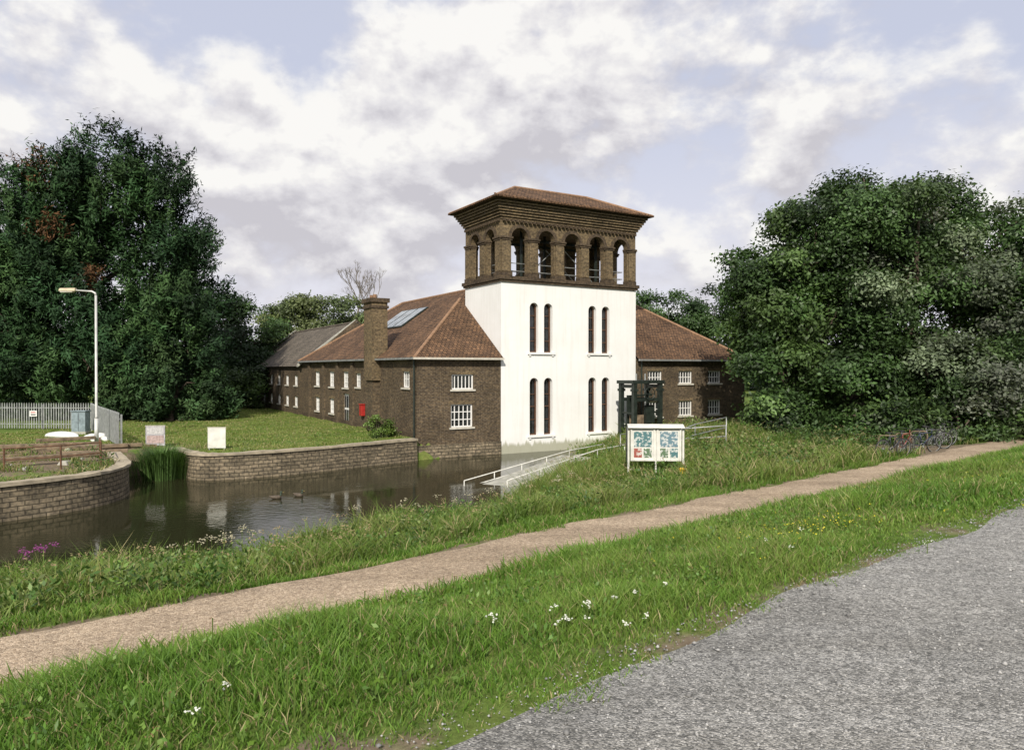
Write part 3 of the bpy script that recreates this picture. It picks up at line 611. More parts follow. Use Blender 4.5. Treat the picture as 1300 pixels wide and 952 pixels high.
def gcols(n,X,Y,r,base=((.075,.155,.02),(.115,.21,.03),(.18,.24,.055)),dead=.08):
    p=np.clip(.6*pn(X,Y,.8)+.4*pn(Y+3,X,2.3)+r.normal(0,.25,n),0,1)[:,None]; b0,b1,b2=[np.array(q) for q in base]
    c=np.where(p<.5,b0+(b1-b0)*p*2,b1+(b2-b1)*(p*2-1)); c=c*r.uniform(.7,1.25,(n,1))
    dd=r.random(n)<dead*(.4+1.4*pn(X+9,Y,1.6)); c[dd]=np.array([.34,.29,.15])*r.uniform(.6,1.2,(dd.sum(),1)); return c
r=np.random.default_rng(51); G=empty('grass_verge')
def zone(name,d0,d1,e0,e1,dens,hh,ww,lean,parent,seed,jit=.25,maskf=None,base=None,dead=.09,clump=True):
    n=int((d1-d0)*(e1-e0)*dens); r=np.random.default_rng(seed); D=r.uniform(d0,d1,n); E=r.uniform(e0,e1,n)
    ed=.09*np.sin(E*1.7)+.08*np.sin(E*4.1)+.07*np.sin(E*9.3)+.04*np.sin(E*21)+r.normal(0,.06,n)
    X,Y=xy(D,E)
    q=pn(X,Y,3.)*pn(X,Y,1.1)*2.2
    h=hh*r.uniform(.45,1.35,n)*(.5+.65*np.clip(q,0,1.4)); w=ww*r.uniform(.6,1.3,n)
    h*=np.clip((D-2.3)/1.1,.3,1)
    m=np.ones(n,bool) if maskf is None else maskf(D,E,X,Y,ed)
    c=gcols(n,X,Y,r,dead=dead) if base is None else gcols(n,X,Y,r,base,dead)
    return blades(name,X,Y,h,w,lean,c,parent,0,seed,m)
mk=lambda D,E,X,Y,ed:(D>2.6+ed)&(D<9.0+ed)
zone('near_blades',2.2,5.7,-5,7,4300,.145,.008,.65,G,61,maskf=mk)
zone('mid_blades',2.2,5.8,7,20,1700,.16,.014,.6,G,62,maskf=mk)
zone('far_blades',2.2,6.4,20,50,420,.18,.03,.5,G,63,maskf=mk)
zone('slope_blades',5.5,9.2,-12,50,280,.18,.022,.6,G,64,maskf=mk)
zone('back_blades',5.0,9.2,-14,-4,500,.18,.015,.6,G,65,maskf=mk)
G2=empty('bank_long_grass')
mk2=lambda D,E,X,Y,ed:(D>10.9+ed)
LB=((.075,.135,.02),(.125,.195,.035),(.19,.22,.065))
zone('short_edge',10.7,13,-14,30,700,.17,.018,.7,G2,70,maskf=mk2)
zone('long_blades',12.0,19.6,-12,18,330,.5,.022,.8,G2,71,maskf=mk2,base=LB,dead=.12)
zone('shore_blades',16.5,19.8,-14,18,300,.6,.025,.65,G2,72,maskf=mk2,base=LB,dead=.1)
mk3=lambda D,E,X,Y,ed:(D>11.1+ed)&~((X<2.2)&(Y>29.5)&(Y<37.5))&(dirtmask(X,Y)<.55)&~inside(X,Y)
zone('mound_blades',11,30,17.5,38,180,.5,.032,.7,G2,73,maskf=mk3,base=LB,dead=.2)
zone('ramp_side_blades',16.5,22,16.5,23,380,.8,.025,.6,G2,74,maskf=lambda D,E,X,Y,ed:~inside(X,Y)&(segdist(X,Y,[((-.9,30.2),(3.4,37.))])>1.3),base=LB,dead=.12)
n=90000; X=r.uniform(-30,-3,n); Y=r.uniform(30,72,n)
tl=(X-C0[0])*vx+(Y-C0[1])*vy
m=(tl<TL-.2)&~inside(X,Y)&(segdist(X,Y,wal_edges)>.5)&(dirtmask(X,Y)<.5)
blades('lawn_grass',X,Y,r.uniform(.05,.13,n),r.uniform(.03,.06,n),.6,gcols(n,X,Y,r,((.12,.18,.03),(.175,.22,.05),(.25,.25,.085)),.16),None,0,80,m)
n=26000; X=r.uniform(-32,-14.5,n); Y=r.uniform(22,37,n); m=~inside(X,Y)&(segdist(X,Y,wal_edges)>.3)&(pn(X,Y,1.7)>.5)
blades('rough_grass',X,Y,r.uniform(.08,.35,n),r.uniform(.02,.04,n),.7,gcols(n,X,Y,r,LB,.45),None,0,81,m)
def weeds(name,pts,per,L,cols,hgt,spread,seed,mat=M_leaf):
    r=np.random.default_rng(seed); n=len(pts); ci=np.repeat(np.arange(n),per); m=len(ci)
    hh=hgt*r.uniform(.4,1.2,n); t=r.random(m); off=r.normal(size=(m,2))*spread*(.4+.8*t[:,None])
    X=pts[ci,0]+off[:,0]; Y=pts[ci,1]+off[:,1]; Z=zt(pts[:,0],pts[:,1])[ci]+t*hh[ci]+.03
    p=np.stack([X,Y,Z],1); nn_=nrm(np.array([0,0,.8])+r.normal(size=(m,3))*.6); axd=nrm(np.stack([off[:,0],off[:,1],.2*np.ones(m)],1)+r.normal(size=(m,3))*.1)
    V,Fc=leafquads(p,axd,nn_,L*r.uniform(.5,1.3,m),L*.45*r.uniform(.6,1.3,m)); cc=np.array(cols)[r.integers(0,len(cols),n)][ci]*r.uniform(.6,1.35,(m,1))
    return np_mesh(name,V,Fc,mat,np.repeat(cc,4,0))
def rpts(n,d0,d1,e0,e1,seed):
    r=np.random.default_rng(seed); x,y=xy(r.uniform(d0,d1,n),r.uniform(e0,e1,n)); return np.stack([x,y],1)
WC=[(.07,.14,.025),(.11,.18,.035),(.05,.10,.02),(.15,.19,.06)]
weeds('bank_weeds',np.concatenate([rpts(420,11.6,18.8,-12,5,1),rpts(300,16,19,-10,18,2),rpts(170,12,18,5,18,3)]),36,.12,WC,.55,.15,41)
weeds('verge_weeds',rpts(500,2.9,5.2,-4,18,4),22,.045,[(.08,.16,.025),(.12,.2,.035)],.12,.07,42)
q=rpts(420,12,28,18,38,5); q=q[(~inside(q[:,0],q[:,1]))&(dirtmask(q[:,0],q[:,1])<.5)&~((q[:,0]<2.6)&(q[:,1]>29))]
weeds('mound_weeds',q,34,.16,WC+[(.2,.19,.08)],.75,.2,43)
weeds('understory_plants',np.stack([r.uniform(13,40,500),r.uniform(32.8,36,500)],1),36,.18,[(.04,.08,.02),(.07,.12,.03)],.9,.35,44)
weeds('quay_weeds',np.array([(-16.3,24.9),(-15.6,26.6),(-15.9,28.6),(-17.2,30.2),(-16.8,23.6),(-12.2,33.5),(-9.5,35.6),(-4.6,38.7),(-3.4,39.6),(-19.,22.2),(-18.4,25.5),(-20.5,27),(-21,32)]),60,.12,WC,.6,.2,45)
def flowers(name,P,z0,z1,size,col,per,spread,seed,stem=True):
    r=np.random.default_rng(seed); n=len(P); ci=np.repeat(np.arange(n),per); m=len(ci); top=zt(P[:,0],P[:,1])+r.uniform(z0,z1,n)
    p=np.stack([P[ci,0]+r.normal(0,spread,m),P[ci,1]+r.normal(0,spread,m),top[ci]+r.normal(0,spread*.6,m)],1)
    nn_=nrm(np.array([0,-.3,1.])+r.normal(size=(m,3))*.35); a=nrm(r.normal(size=(m,3))); a=nrm(a-nn_*(a*nn_).sum(1)[:,None])
    V,Fc=leafquads(p,a,nn_,size*r.uniform(.7,1.2,m),size*r.uniform(.7,1.2,m)); c=np.tile(np.array(col),(m,1))*r.uniform(.8,1.1,(m,1))
    s0=np.stack([P[:,0],P[:,1],zt(P[:,0],P[:,1])],1); s1=np.stack([P[:,0],P[:,1],top],1); w=np.array([.004,0,0])
    V2=np.stack([s0-w,s0+w,s1+w,s1-w],1).reshape(-1,3); Fc=np.concatenate([Fc,np.arange(len(V2)).reshape(-1,4)+len(V)]); V=np.concatenate([V,V2])
    c4=np.concatenate([np.repeat(c,4,0),np.tile(np.array([.09,.13,.03]),(len(V2),1))])
    np_mesh(name,V,Fc,M_flower,c4)
def cl(cd,ce,sd,se,n,seed):
    r=np.random.default_rng(seed); x,y=xy(r.normal(cd,sd,n),r.normal(ce,se,n)); return np.stack([x,y],1)
flowers('yellow_wildflowers',np.concatenate([cl(3.7,7.2,.35,.9,70,1),cl(3.8,12,.6,2.5,35,2)]),.09,.18,.017,(.62,.55,.05),3,.012,3)
flowers('white_wildflowers',np.concatenate([cl(3.15,3.4,.2,.3,14,4),cl(3.2,5.6,.3,.8,5,6),cl(4.2,1.5,.4,1.2,3,8)]),.10,.17,.016,(.75,.75,.68),9,.014,5)
flowers('purple_loosestrife',cl(18.0,2.4,.15,.25,7,7),.7,1.0,.04,(.27,.06,.22),22,.045,9)
flowers('cream_meadowsweet',np.concatenate([cl(18.2,6.6,.3,.7,14,11),cl(17.5,14,.8,2.5,22,13)]),.7,.95,.045,(.42,.38,.27),14,.06,12)
flowers('pale_seedheads',np.concatenate([rpts(260,12,18.6,-10,18,15),rpts(220,13,26,19,36,16)]),.45,.85,.045,(.33,.25,.14),7,.05,17)
flowers('brown_seedheads',rpts(420,3.1,5.4,-4,16,18),.14,.25,.010,(.22,.15,.07),5,.008,19)
n=1500; a=r.uniform(0,6.28,n); rd=np.abs(r.normal(0,.55,n)); X=-15.7+np.cos(a)*rd; Y=33.0+np.sin(a)*rd; h=r.uniform(.9,1.7,n)
ln=r.uniform(.2,.9,n)*h; w=.03; base_=np.stack([X,Y,np.full(n,-.1)],1); W_=np.stack([np.cos(a+1.57)*w/2,np.sin(a+1.57)*w/2,np.zeros(n)],1)
mid=base_+np.stack([np.cos(a)*ln*.35,np.sin(a)*ln*.35,h*.75],1); tip=base_+np.stack([np.cos(a)*ln,np.sin(a)*ln,h*(1.1-.35*ln/h)],1)
V=np.stack([base_-W_,base_+W_,mid-W_,mid+W_,tip],1).reshape(-1,3); i=np.arange(n)[:,None]*5; Fc=np.stack([i+[0,1,2],i+[1,3,2],i+[2,3,4]],1).reshape(-1,3)
cc=np.array([.09,.16,.045])*r.uniform(.6,1.4,(n,1)); np_mesh('reed_clump',V,Fc,M_blade,np.repeat(cc,5,0))
n=42000; E=-3+15*r.random(n)**1.3; D=r.uniform(-2.2,2.75,n); X,Y=xy(D,E); k=(Y>1.5); X,Y=X[k],Y[k]; n=len(X)
s=r.lognormal(math.log(.005),.45,n); Z=zt(X,Y)+.02+s*.2
o6=np.array([[1,0,0],[0,1,0],[-1,0,0],[0,-1,0],[0,0,.7],[0,0,-.7]]); V=np.stack([X,Y,Z],1)[:,None,:]+o6[None]*s[:,None,None]*r.uniform(.6,1.3,(n,6,1))
f8=np.array([[0,1,4],[1,2,4],[2,3,4],[3,0,4],[1,0,5],[2,1,5],[3,2,5],[0,3,5]]); Fc=(np.arange(n)[:,None,None]*6+f8[None]).reshape(-1,3)
g_=r.uniform(.14,.42,(n,1)); cc=np.repeat(g_*np.array([1,.98,.94]),6,0)
M_st,nt,b=newmat('stone_chips'); a_=nd(nt,'ShaderNodeAttribute'); a_.attribute_name='Col'; lk(nt,a_.outputs['Color'],b.inputs['Base Color']); b.inputs['Roughness'].default_value=.9
np_mesh('loose_gravel',V.reshape(-1,3),Fc,M_st,cc)
# ---------------------------------------------------------------- street lamp
def gz(x,y): return float(zt(np.array([x]),np.array([y]))[0])
L_=empty('street_lamp',(-21,37,gz(-21,37)))
mb=MB(); mb.tube([(0,0,-.2),(0,0,1.3)],.1,M_pole,14); mb.tube([(0,0,1.3),(0,0,1.4),(0,0,7.5)],[.1,.065,.055],M_pole,14)
mb.tube([(0,0,7.5),(-.04,0,7.62),(-.2,0,7.7),(-1.05,0,7.76)],[.055,.05,.045,.04],M_pole,10); mb.build('column_and_arm',L_,smooth=True)
mb=MB(); mb.hexa([(-1.85,-.11,7.72),(-1.0,-.14,7.70),(-1.0,.14,7.70),(-1.85,.11,7.72),(-1.8,-.08,7.86),(-1.0,-.1,7.87),(-1.0,.1,7.87),(-1.8,.08,7.86)],M_lamp); mb.build('lantern',L_,bevel=.03)
mb=MB(); mb.hexa([(-1.75,-.09,7.64),(-1.15,-.1,7.64),(-1.15,.1,7.64),(-1.75,.09,7.64),(-1.8,-.1,7.718),(-1.1,-.13,7.698),(-1.1,.13,7.698),(-1.8,.1,7.718)],M_lstone); mb.build('diffuser',L_,bevel=.02)
def palisade(name,pts,h):
    mb=MB()
    for (a,b_) in zip(pts[:-1],pts[1:]):
        a=Vector((*a,0)); b_=Vector((*b_,0)); d=b_-a; Ln=d.length; fr=F(a,d,(-d.y,d.x,0)); n=int(Ln/.16)
        for k in range(n+1):
            s=k*Ln/n; z=1.15; mb.hexa([fr.p(s-.033,0,z+.05),fr.p(s+.033,0,z+.05),fr.p(s+.033,.012,z+.05),fr.p(s-.033,.012,z+.05),fr.p(s-.033,0,z+h-.1),fr.p(s+.033,0,z+h-.1),fr.p(s+.033,.012,z+h-.1),fr.p(s-.033,.012,z+h-.1)],M_metal)
            mb.hexa([fr.p(s-.033,0,z+h-.1),fr.p(s+.033,0,z+h-.1),fr.p(s+.033,.012,z+h-.1),fr.p(s-.033,.012,z+h-.1),fr.p(s-.005,0,z+h),fr.p(s+.005,0,z+h),fr.p(s+.005,.012,z+h),fr.p(s-.005,.012,z+h)],M_metal)
        for z in (1.45,1.15+h-.35): mb.fbox(fr,0,Ln,.014,.06,z,z+.05,M_metal)
        k=max(1,int(Ln/2.75))
        for j in range(k+1): s=j*Ln/k; mb.fbox(fr,s-.04,s+.04,.062,.14,.9,1.15+h-.1,M_metal)
    mb.build(name)
palisade('palisade_fence',[(-45,46.5),(-26.0,45.2),(-23.8,42.),(-18.9,35.2)],1.65)
mb=MB(); z=1.15; mb.box(-25.6,-24.7,42.4,43.,z-.1,z+.1,M_conc); mb.box(-25.55,-24.75,42.45,42.95,z+.1,z+1.25,M_gry); mb.box(-25.6,-24.7,42.4,43,z+1.253,z+1.32,M_gry); mb.box(-25.16,-25.14,42.43,42.452,z+.15,z+1.2,M_dark); mb.tube([(-25.05,42.42,z+.7),(-25.05,42.42,z+.85)],.015,M_metal,6); mb.build('electrical_cabinet',bevel=.01)
mb=MB(); mb.box(-29.85,-29.4,45.3,45.33,1.95,2.3,M_wpaint); mb.box(-29.78,-29.47,45.29,45.3,2.17,2.23,M_red); mb.box(-29.78,-29.47,45.29,45.3,2.03,2.1,M_dark); mb.build('warning_sign',bevel=.004)
mb=MB()
for (x,y) in ((-18.6,26.8),(-17.2,27.9),(-16.4,29.2),(-17.4,30.9)): mb.tube([(x,y,.9),(x,y,2.0)],.035,M_rust,8)
for z in (1.97,1.55): mb.tube([(-18.6,26.8,z),(-17.2,27.9,z),(-16.4,29.2,z),(-17.4,30.9,z)],.024,M_rust,7)
mb.build('pipe_barrier')
rr=random.Random(2); mb=MB()
for k in range(14):
    x,y=-26+rr.uniform(0,8),27.5+rr.uniform(0,8.5); a=rr.uniform(-.5,.5)+.5; fr=F((x,y,gz(x,y)),(math.cos(a),math.sin(a),0),(-math.sin(a),math.cos(a),0)); l=rr.uniform(1.0,2.4); z=(k%3)*.12
    mb.fbox(fr,-l,l,-.12,.12,z,z+.16,M_timber)
mb.build('timber_sleepers',bevel=.015)
mb=MB()
for k in range(16):
    x,y=-25+rr.uniform(0,8),25+rr.uniform(0,9); s=rr.uniform(.1,.3); z=gz(x,y)
    if z<.5: continue
    mb.hexa([(x+dx*s*rr.uniform(.7,1.2),y+dy*s*rr.uniform(.7,1.2),z+zz*s) for dx,dy,zz in ((-1,-1,-.3),(1,-1,-.3),(1,1,-.3),(-1,1,-.3),(-.7,-.7,.7),(.7,-.7,.7),(.7,.7,.7),(-.7,.7,.7))],M_conc)
mb.build('rubble_stones',bevel=.03)
def loft(mb,secs,m,sides=12):
    i0=len(mb.v); k=mb.mi(m)
    for (x,y,z,ry,rz) in secs:
        for j in range(sides):
            a=2*math.pi*j/sides; mb.v.append((x,y+ry*math.cos(a),z+rz*math.sin(a)))
    for i in range(len(secs)-1):
        for j in range(sides): mb.f.append([i0+i*sides+j,i0+i*sides+(j+1)%sides,i0+(i+1)*sides+(j+1)%sides,i0+(i+1)*sides+j]); mb.m.append(k)
    mb.f.append([i0+j for j in range(sides)][::-1]); mb.m.append(k); mb.f.append([i0+(len(secs)-1)*sides+j for j in range(sides)]); mb.m.append(k)
mb=MB(); loft(mb,[(-1.1,0,.1,.42,.1),(-1.,0,.17,.48,.17),(-.3,0,.2,.52,.2),(.5,0,.2,.42,.19),(1.,0,.19,.2,.13),(1.25,0,.17,.03,.05)],M_wpaint); mb.tube([(-1.12,-.47,.02),(0,-.54,.02),(.6,-.42,.03),(1.28,0,.06),(.6,.42,.03),(0,.54,.02),(-1.12,.47,.02)],.03,M_wpaint,6)
mb.build('upturned_dinghy',smooth=True,loc=(-24.4,39.9,gz(-24.4,39.9)-.06),rotz=-.5)
mb=MB(); rs=random.Random(6)
for (x,y,s) in ((-22.6,39.2,.34),(-22.0,38.7,.28),(-22.3,39.5,.4),(-21.6,38.9,.25)):
    z=gz(x,y); secs=[]
    for t in (-1,-.8,-.3,.3,.8,1): w_=math.sqrt(max(0.02,1-t*t)); secs.append((x+t*s,y,z+s*.42+rs.uniform(-.03,.03),s*.75*w_*rs.uniform(.85,1.15),s*.55*w_*rs.uniform(.8,1.2)))
    loft(mb,secs,M_wpaint,9)
mb.build('white_sacks',smooth=True)
def board(name,x,y,w,h,mats,rz):
    z=gz(x,y); E_=empty(name,(x,y,z),rz); mb=MB()
    for sx_ in (-w/2+.06,w/2-.06): mb.box(sx_-.03,sx_+.03,.03,.08,-.2,h*.6,M_metal)
    mb.box(-w/2,w/2,0,.028,.08,.08+h,mats[0]); mb.box(-w/2-.02,w/2+.02,-.012,.03,.08+h+.002,.11+h,M_lstone)
    if len(mats)>1: mb.box(-w/2+.05,w/2-.05,-.006,-.001,.2,h*.6,mats[1]); mb.box(-w/2+.05,w/2-.05,-.006,-.001,h*.66,.04+h,mats[2])
    mb.build('panel',E_)
M_poster1=simple('faded_poster',(.32,.31,.33),.6,0,.5,5.)
M_poster2=simple('faded_red_print',(.36,.27,.25),.6,0,.4,9.)
M_poster3=simple('faded_white_print',(.42,.41,.40),.6,0,.3,12.)
M_weath=simple('weathered_white_board',(.60,.59,.54),.6,0,.18,3.)
board('information_board',-17.3,35.5,.9,.95,[M_poster1,M_poster2,M_poster3],.1)
board('blank_notice_board',-13.8,34.2,.82,.95,[M_weath],.05)
# ---------------------------------------------------------------- notice board
nb=empty('notice_board',(5.15,26.2,gz(5.15,26.2)),-.06); zb=gz(5.15,26.2)
def poster(name,bg,fg,sc):
    m,nt,b=newmat(name); tc=nd(nt,'ShaderNodeTexCoord'); v=nd(nt,'ShaderNodeTexBrick',i_Scale=sc,i_Mortar_Size=.05,i_Brick_Width=.5,i_Row_Height=.18); mp=nd(nt,'ShaderNodeMapping'); mp.inputs['Rotation'].default_value=(math.radians(90),0,0)
    lk(nt,tc.outputs['Object'],mp.inputs[0]); lk(nt,mp.outputs[0],v.inputs['Vector']); v.inputs['Color1'].default_value=(*bg,1); v.inputs['Color2'].default_value=(*fg,1); v.inputs['Mortar'].default_value=(.6,.6,.58,1)
    n=nd(nt,'ShaderNodeTexNoise',i_Scale=9.,i_Detail=3.); lk(nt,tc.outputs['Object'],n.inputs['Vector']); r=ramp(nt,n.outputs['Fac'],[(.45,(0,0,0)),(.5,(1,1,1))]); c=mixc(nt,r.outputs[0],v.outputs[0],bg); lk(nt,c,b.inputs['Base Color']); b.inputs['Roughness'].default_value=.3; return m
Pa=poster('poster_teal',(.08,.17,.18),(.40,.43,.38),3.); Pb=poster('poster_map',(.13,.21,.25),(.45,.48,.46),5.); Pc=poster('poster_red',(.30,.09,.07),(.5,.46,.33),6.); Pd=poster('poster_green',(.11,.17,.10),(.45,.45,.42),6.)
mb=MB(); z0=1.6-zb; z1=2.78-zb
for (x0,x1) in ((-.9,-.03),(.03,.9)):
    mb.box(x0,x1,.0,.12,z0,z1,M_weath)
    for a in ((x0,x0+.06,z0,z1),(x1-.06,x1,z0,z1),(x0+.062,x1-.062,z0,z0+.06),(x0+.062,x1-.062,z1-.06,z1)): mb.box(a[0],a[1],-.04,-.002,a[2],a[3],M_weath)
    xm=(x0+x1)/2; q=[Pa,Pc,Pd] if x0<0 else [Pb,Pd,Pa]
    mb.box(x0+.12,x1-.12,-.012,-.003,z0+.5,z1-.13,q[0]); mb.box(x0+.12,xm-.03,-.012,-.003,z0+.12,z0+.45,q[1]); mb.box(xm+.03,x1-.12,-.012,-.003,z0+.12,z0+.45,q[2])
mb.hexa([(-1.,-.15,z1+.01),(1.,-.15,z1+.01),(1.,.22,z1+.01),(-1.,.22,z1+.01),(-1.,-.12,z1+.05),(1.,-.12,z1+.05),(1.,.2,z1+.13),(-1.,.2,z1+.13)],M_weath)
for x in (-.97,.97,0): mb.box(x-.035 if x else -.027,x+.035 if x else .027,.0,.09,-.3,z1,M_weath)
mb.box(-1.05,-1.012,-.08,.18,z0-.05,z1+.0,M_dgreen)
mb.build('cabinet_and_posters',nb,bevel=.006)
mb=MB(); z=gz(5.75,24.6); mb.tube([(0,0,0),(0,0,.2),(0,0,.24)],[.12,.15,.10],simple('yellow_plastic',(.65,.42,.03),.4),12); mb.tube([(-.12,0,.22),(-.08,0,.34),(.08,0,.34),(.12,0,.22)],.012,M_black,6); mb.build('yellow_bucket',loc=(5.75,24.6,z+.2))
sx_,sy_=loc2w(8.5,-2.2); zg=gz(sx_,sy_); SG=empty('sluice_gate_frame',(sx_,sy_,0),ang); mb=MB()
for x in (-1.,1.):
    for y in (-.6,.6): mb.box(x-.12,x+.12,y-.12,y+.12,-.6,4.0,M_dgreen); mb.box(x-.17,x+.17,y-.17,y+.17,3.55,3.7,M_dgreen)
    mb.box(x-.1,x+.1,-.478,.478,3.75,3.95,M_dgreen); mb.box(x-.06,x+.06,-.478,.478,2.2,2.3,M_dgreen)
mb.box(-1.25,1.25,-.75,.75,4.003,4.2,M_dgreen)
for y in (-.6,.6): mb.box(-.878,.878,y-.08,y+.08,2.95,3.15,M_dgreen); mb.box(-.878,.878,y-.05,y+.05,1.4,1.5,M_dgreen)
for x in (-.35,.35): mb.tube([(x,0,-.5),(x,0,4.6)],.05,M_metal,8)
mb.tube([(-.7,-.2,3.3),(.7,-.2,3.3)],.06,M_dgreen,8)
mb.tube([(.1+.38*math.cos(a),-.72,3.4+.38*math.sin(a)) for a in np.linspace(0,2*math.pi,20,endpoint=False)],.03,M_dgreen,6,closed=True)
for a in (0,1.05,2.1): mb.tube([(.1-.38*math.cos(a),-.72,3.4-.38*math.sin(a)),(.1+.38*math.cos(a),-.72,3.4+.38*math.sin(a))],.02,M_dgreen,6)
mb.box(-.85,.85,-.04,.04,-.5,2.1,M_timber); mb.box(.2,.85,-.3,-.05,1.6,2.7,M_dgreen); mb.box(-.85,-.1,.2,.3,1.5,3.3,M_dgreen)
mb.build('frame_and_gear',SG)
mb=MB(); mb.hexa([(-1.6,30.6,-.6),(-.2,30.0,-.6),(4.0,36.4,-.6),(2.5,37.4,-.6),(-1.6,30.6,-.04),(-.2,30.0,-.04),(4.0,36.4,.5),(2.5,37.4,.5)],M_conc)
mb.build('concrete_slipway',bevel=.03)
def rail(name,pts,h,m,r_=.028,two=True,base=None):
    mb=MB(); P=[Vector(p) for p in pts]
    for off in ((h,h*.5) if two else (h,)): mb.tube([p+Vector((0,0,off)) for p in P],r_,m,8)
    for a,b_ in zip(P[:-1],P[1:]):
        k=max(1,int((b_-a).length/1.9))
        for j in range(k+1): q=a.lerp(b_,j/k); mb.tube([q+Vector((0,0,-.3)),q+Vector((0,0,h))],r_*.95,m,8)
    mb.build(name,smooth=True)
rail('slipway_handrail',[(-2.0,30.6,-.4),(2.9,37.0,.15),(4.8,38.2,.35)],.62,M_weath,.022)
rail('slipway_handrail',[(-.2,30.3,-.35),(4.2,36.0,.3),(5.6,36.4,.5)],.62,M_weath,.022,two=False)
rail('metal_railing',[(5.6,37.8,gz(5.6,37.8)),(7.4,35.5,gz(7.4,35.5)),(10.0,34.2,gz(10,34.2))],1.0,M_rail,.025)
rail('metal_railing',[(7.6,33.2,gz(7.6,33.2)),(8.8,35.2,gz(8.8,35.2)),(10.6,36.2,gz(10.6,36.2))],1.0,M_rail,.025)
def bike(x,y,rz,col,lean=.08):
    E_=empty('bicycle',(x,y,gz(x,y)+.02),rz); E_.rotation_euler=(lean,0,rz)
    m=simple('bike_paint',col,.35); mb=MB(); R=.34
    for cx in (-.52,.52):
        mb.tube([(cx+R*math.cos(a),0,R+R*math.sin(a)) for a in np.linspace(0,2*math.pi,28,endpoint=False)],.022,M_black,6,closed=True)
        mb.tube([(cx+(R-.03)*math.cos(a),0,R+(R-.03)*math.sin(a)) for a in np.linspace(0,2*math.pi,28,endpoint=False)],.008,M_metal,5,closed=True)
        for k in range(12):
            a=math.pi*2*k/12; mb.tube([(cx,0,R),(cx+(R-.03)*math.cos(a),0,R+(R-.03)*math.sin(a))],.003,M_metal,3)
        mb.tube([(cx,-.05,R),(cx,.05,R)],.02,M_metal,8)
    bb=(-.08,0,.3); st=(-.22,0,.78); hd=(.36,0,.8); hb=(.39,0,.7)
    for a,b_ in ((bb,st),(st,hd),(bb,hb)): mb.tube([a,b_],.02,m,8)
    for y_ in (-.04,.04): mb.tube([(-.52,y_,R),(-.08,y_*.7,.3)],.01,m,6); mb.tube([(-.52,y_,R),(-.22,y_*.5,.76)],.009,m,6); mb.tube([(.39,y_,.66),(.52,y_,R)],.011,m,6)
    mb.tube([hb,hd,(.34,0,.95)],.016,m,8); mb.tube([(.25,-.28,.98),(.36,-.2,.97),(.37,0,.96),(.36,.2,.97),(.25,.28,.98)],.012,M_black,6)
    mb.tube([st,(-.25,0,.9)],.013,M_metal,6); mb.hexa([(-.38,-.07,.9),(-.1,-.02,.9),(-.1,.02,.9),(-.38,.07,.9),(-.38,-.08,.96),(-.1,-.02,.94),(-.1,.02,.94),(-.38,.08,.96)],M_black)
    mb.tube([(-.08+.09*math.cos(a),-.03,.3+.09*math.sin(a)) for a in np.linspace(0,2*math.pi,16,endpoint=False)],.008,M_metal,5,closed=True)
    mb.tube([(-.08,-.04,.3),(-.02,-.1,.16)],.01,M_metal,5); mb.tube([(-.08,.04,.3),(-.14,.1,.44)],.01,M_metal,5)
    mb.build('frame_and_wheels',E_,smooth=True)
for k,(dd,ee,a,c) in enumerate(((11.5,28.7,.2,(.03,.03,.04)),(11.7,30.2,.5,(.16,.03,.02)),(11.5,31.6,.1,(.02,.03,.06)),(11.7,33.0,-.2,(.10,.10,.10)),(11.6,34.3,.4,(.02,.02,.02)))):
    x,y=xy(dd,ee); bike(x,y,a+.15,c,.1)
mb=MB()
for ee in (29.4,30.9,32.4):
    x,y=xy(11.95,ee); z=gz(x,y); mb.tube([(x-.35,y,z-.1),(x-.35,y,z+.7),(x-.25,y,z+.8),(x+.25,y,z+.8),(x+.35,y,z+.7),(x+.35,y,z-.1)],.025,M_timber,8)
mb.build('bicycle_rack',smooth=True)
M_duck=simple('duck_brown',(.08,.06,.04),.7,0,.5,30.); M_dh=simple('duck_head',(.03,.05,.03),.5); M_bill=simple('duck_bill',(.4,.3,.06),.5)
for (x,y,rz) in ((-8.9,27.6,.3),(-8.2,28.1,-.4)):
    mb=MB(); loft(mb,[(-.26,0,.12,.01,.01),(-.2,0,.09,.05,.03),(-.1,0,.06,.09,.07),(.02,0,.05,.11,.085),(.12,0,.05,.09,.08),(.19,0,.06,.04,.05)],M_duck)
    mb.tube([(.13,0,.08),(.17,0,.15),(.18,0,.2)],[.045,.03,.03],M_dh,10); loft(mb,[(.13,0,.23,.015,.015),(.16,0,.24,.035,.035),(.2,0,.24,.035,.035),(.235,0,.23,.018,.018)],M_dh); loft(mb,[(.23,0,.228,.014,.01),(.28,0,.222,.016,.005)],M_bill)
    mb.build('duck',smooth=True,loc=(x,y,0),rotz=rz)
# ---------------------------------------------------------------- sky, sun, camera
sun_az=math.atan2(-.12,-1.); sun_el=math.radians(36)
S=Vector((math.sin(sun_az)*math.cos(sun_el),math.cos(sun_az)*math.cos(sun_el),math.sin(sun_el)))
ld=bpy.data.lights.new('sun','SUN'); ld.energy=5.0; ld.angle=math.radians(.5); ld.color=(1,.94,.83); lo=bpy.data.objects.new('sun',ld); link(lo); lo.rotation_euler=S.to_track_quat('Z','Y').to_euler(); lo.location=(0,-20,40)
w=bpy.data.worlds.new('World'); scene.world=w; w.use_nodes=True; nt=w.node_tree; bg=nt.nodes['Background']; bg.inputs[1].default_value=.1
sk=nd(nt,'ShaderNodeTexSky',sky_type='NISHITA'); sk.sun_disc=False; sk.sun_elevation=sun_el; sk.sun_rotation=sun_az; sk.dust_density=1.5
tc=nd(nt,'ShaderNodeTexCoord')
base=mixc(nt,.84,sk.outputs[0],(6.5,6.8,8.2))
sp=nd(nt,'ShaderNodeSeparateXYZ'); lk(nt,tc.outputs['Generated'],sp.inputs[0])
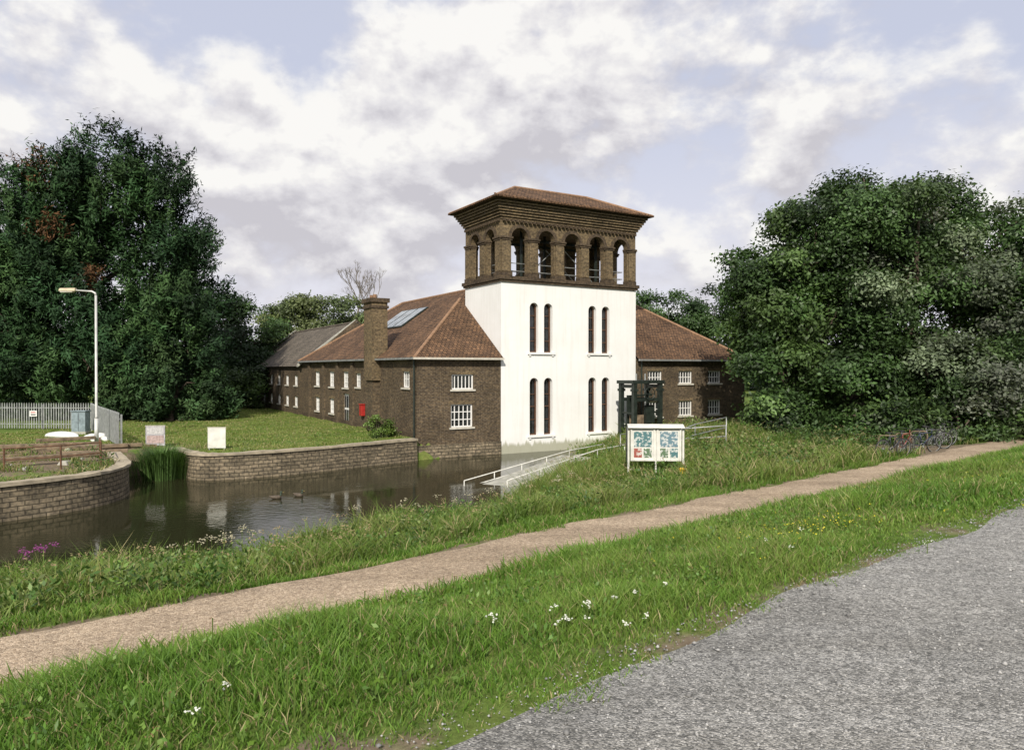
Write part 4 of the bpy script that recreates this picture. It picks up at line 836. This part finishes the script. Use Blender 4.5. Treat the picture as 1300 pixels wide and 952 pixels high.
hz=ramp(nt,sp.outputs[2],[(0,(1,1,1)),(.34,(0,0,0))]); base=mixc(nt,hz.outputs[0],base,(8.4,8.2,8.8))
def dens(off):
    m=nd(nt,'ShaderNodeMapping'); m.inputs['Scale'].default_value=(1,1,1.5); m.inputs['Location'].default_value=(.35,0,off*1.5+.12); lk(nt,tc.outputs['Generated'],m.inputs[0])
    a=nd(nt,'ShaderNodeTexNoise',i_Scale=4.6,i_Detail=12.,i_Roughness=.57,i_Distortion=.1); lk(nt,m.outputs[0],a.inputs['Vector'])
    v=nd(nt,'ShaderNodeTexNoise',i_Scale=13.,i_Detail=5.,i_Roughness=.5); lk(nt,m.outputs[0],v.inputs['Vector'])
    vv=nd(nt,'ShaderNodeMath',operation='MULTIPLY_ADD'); lk(nt,v.outputs['Fac'],vv.inputs[0]); vv.inputs[1].default_value=.30; vv.inputs[2].default_value=-.13
    s=nd(nt,'ShaderNodeMath',operation='ADD'); lk(nt,a.outputs['Fac'],s.inputs[0]); lk(nt,vv.outputs[0],s.inputs[1]); cur=s.outputs[0]
    for (x,z,rad,am) in ((-.14,.33,.24,.15),(.08,.43,.22,.16),(-.37,.29,.18,.12),(.39,.31,.08,.17),(-.17,.17,.10,.10),(-.05,.2,.3,.05),(-.6,.42,.25,.05),(.27,.17,.16,.08),(.35,.45,.2,.05),(.6,.3,.12,.04)):
        v=Vector((x,1,z)).normalized(); ds=nd(nt,'ShaderNodeVectorMath',operation='DISTANCE'); lk(nt,tc.outputs['Generated'],ds.inputs[0]); ds.inputs[1].default_value=(v.x,v.y,v.z-off)
        q=nd(nt,'ShaderNodeMapRange',interpolation_type='SMOOTHSTEP'); lk(nt,ds.outputs['Value'],q.inputs[0]); q.inputs[1].default_value=0; q.inputs[2].default_value=rad; q.inputs[3].default_value=am; q.inputs[4].default_value=0
        s=nd(nt,'ShaderNodeMath',operation='ADD'); lk(nt,cur,s.inputs[0]); lk(nt,q.outputs[0],s.inputs[1]); cur=s.outputs[0]
    return cur
D1=dens(0.); D2=dens(.035)
msk=nd(nt,'ShaderNodeMapRange',interpolation_type='SMOOTHSTEP'); lk(nt,D1,msk.inputs[0]); msk.inputs[1].default_value=.46; msk.inputs[2].default_value=.64
df=nd(nt,'ShaderNodeMath',operation='SUBTRACT'); lk(nt,D1,df.inputs[0]); lk(nt,D2,df.inputs[1])
lt=nd(nt,'ShaderNodeMapRange'); lk(nt,df.outputs[0],lt.inputs[0]); lt.inputs[1].default_value=-.09; lt.inputs[2].default_value=.09
cc=ramp(nt,lt.outputs[0],[(0,(.60,.585,.63)),(.5,(.78,.765,.79)),(1,(.96,.945,.92))])
cs=mixc(nt,1.,cc.outputs[0],(10,10,10),'MULTIPLY')
fin=mixc(nt,msk.outputs[0],base,cs); lk(nt,fin,bg.inputs[0])
cd=bpy.data.cameras.new('camera'); cam=bpy.data.objects.new('camera',cd); link(cam); cam.location=(0,0,EYE); cd.sensor_width=36; cd.lens=36*930/1300; cd.clip_end=5000; cd.clip_start=.05
cam.rotation_euler=(math.radians(90-.49),0,0); scene.camera=cam
scene.view_settings.view_transform='Standard'; scene.view_settings.look='None'; scene.view_settings.exposure=0
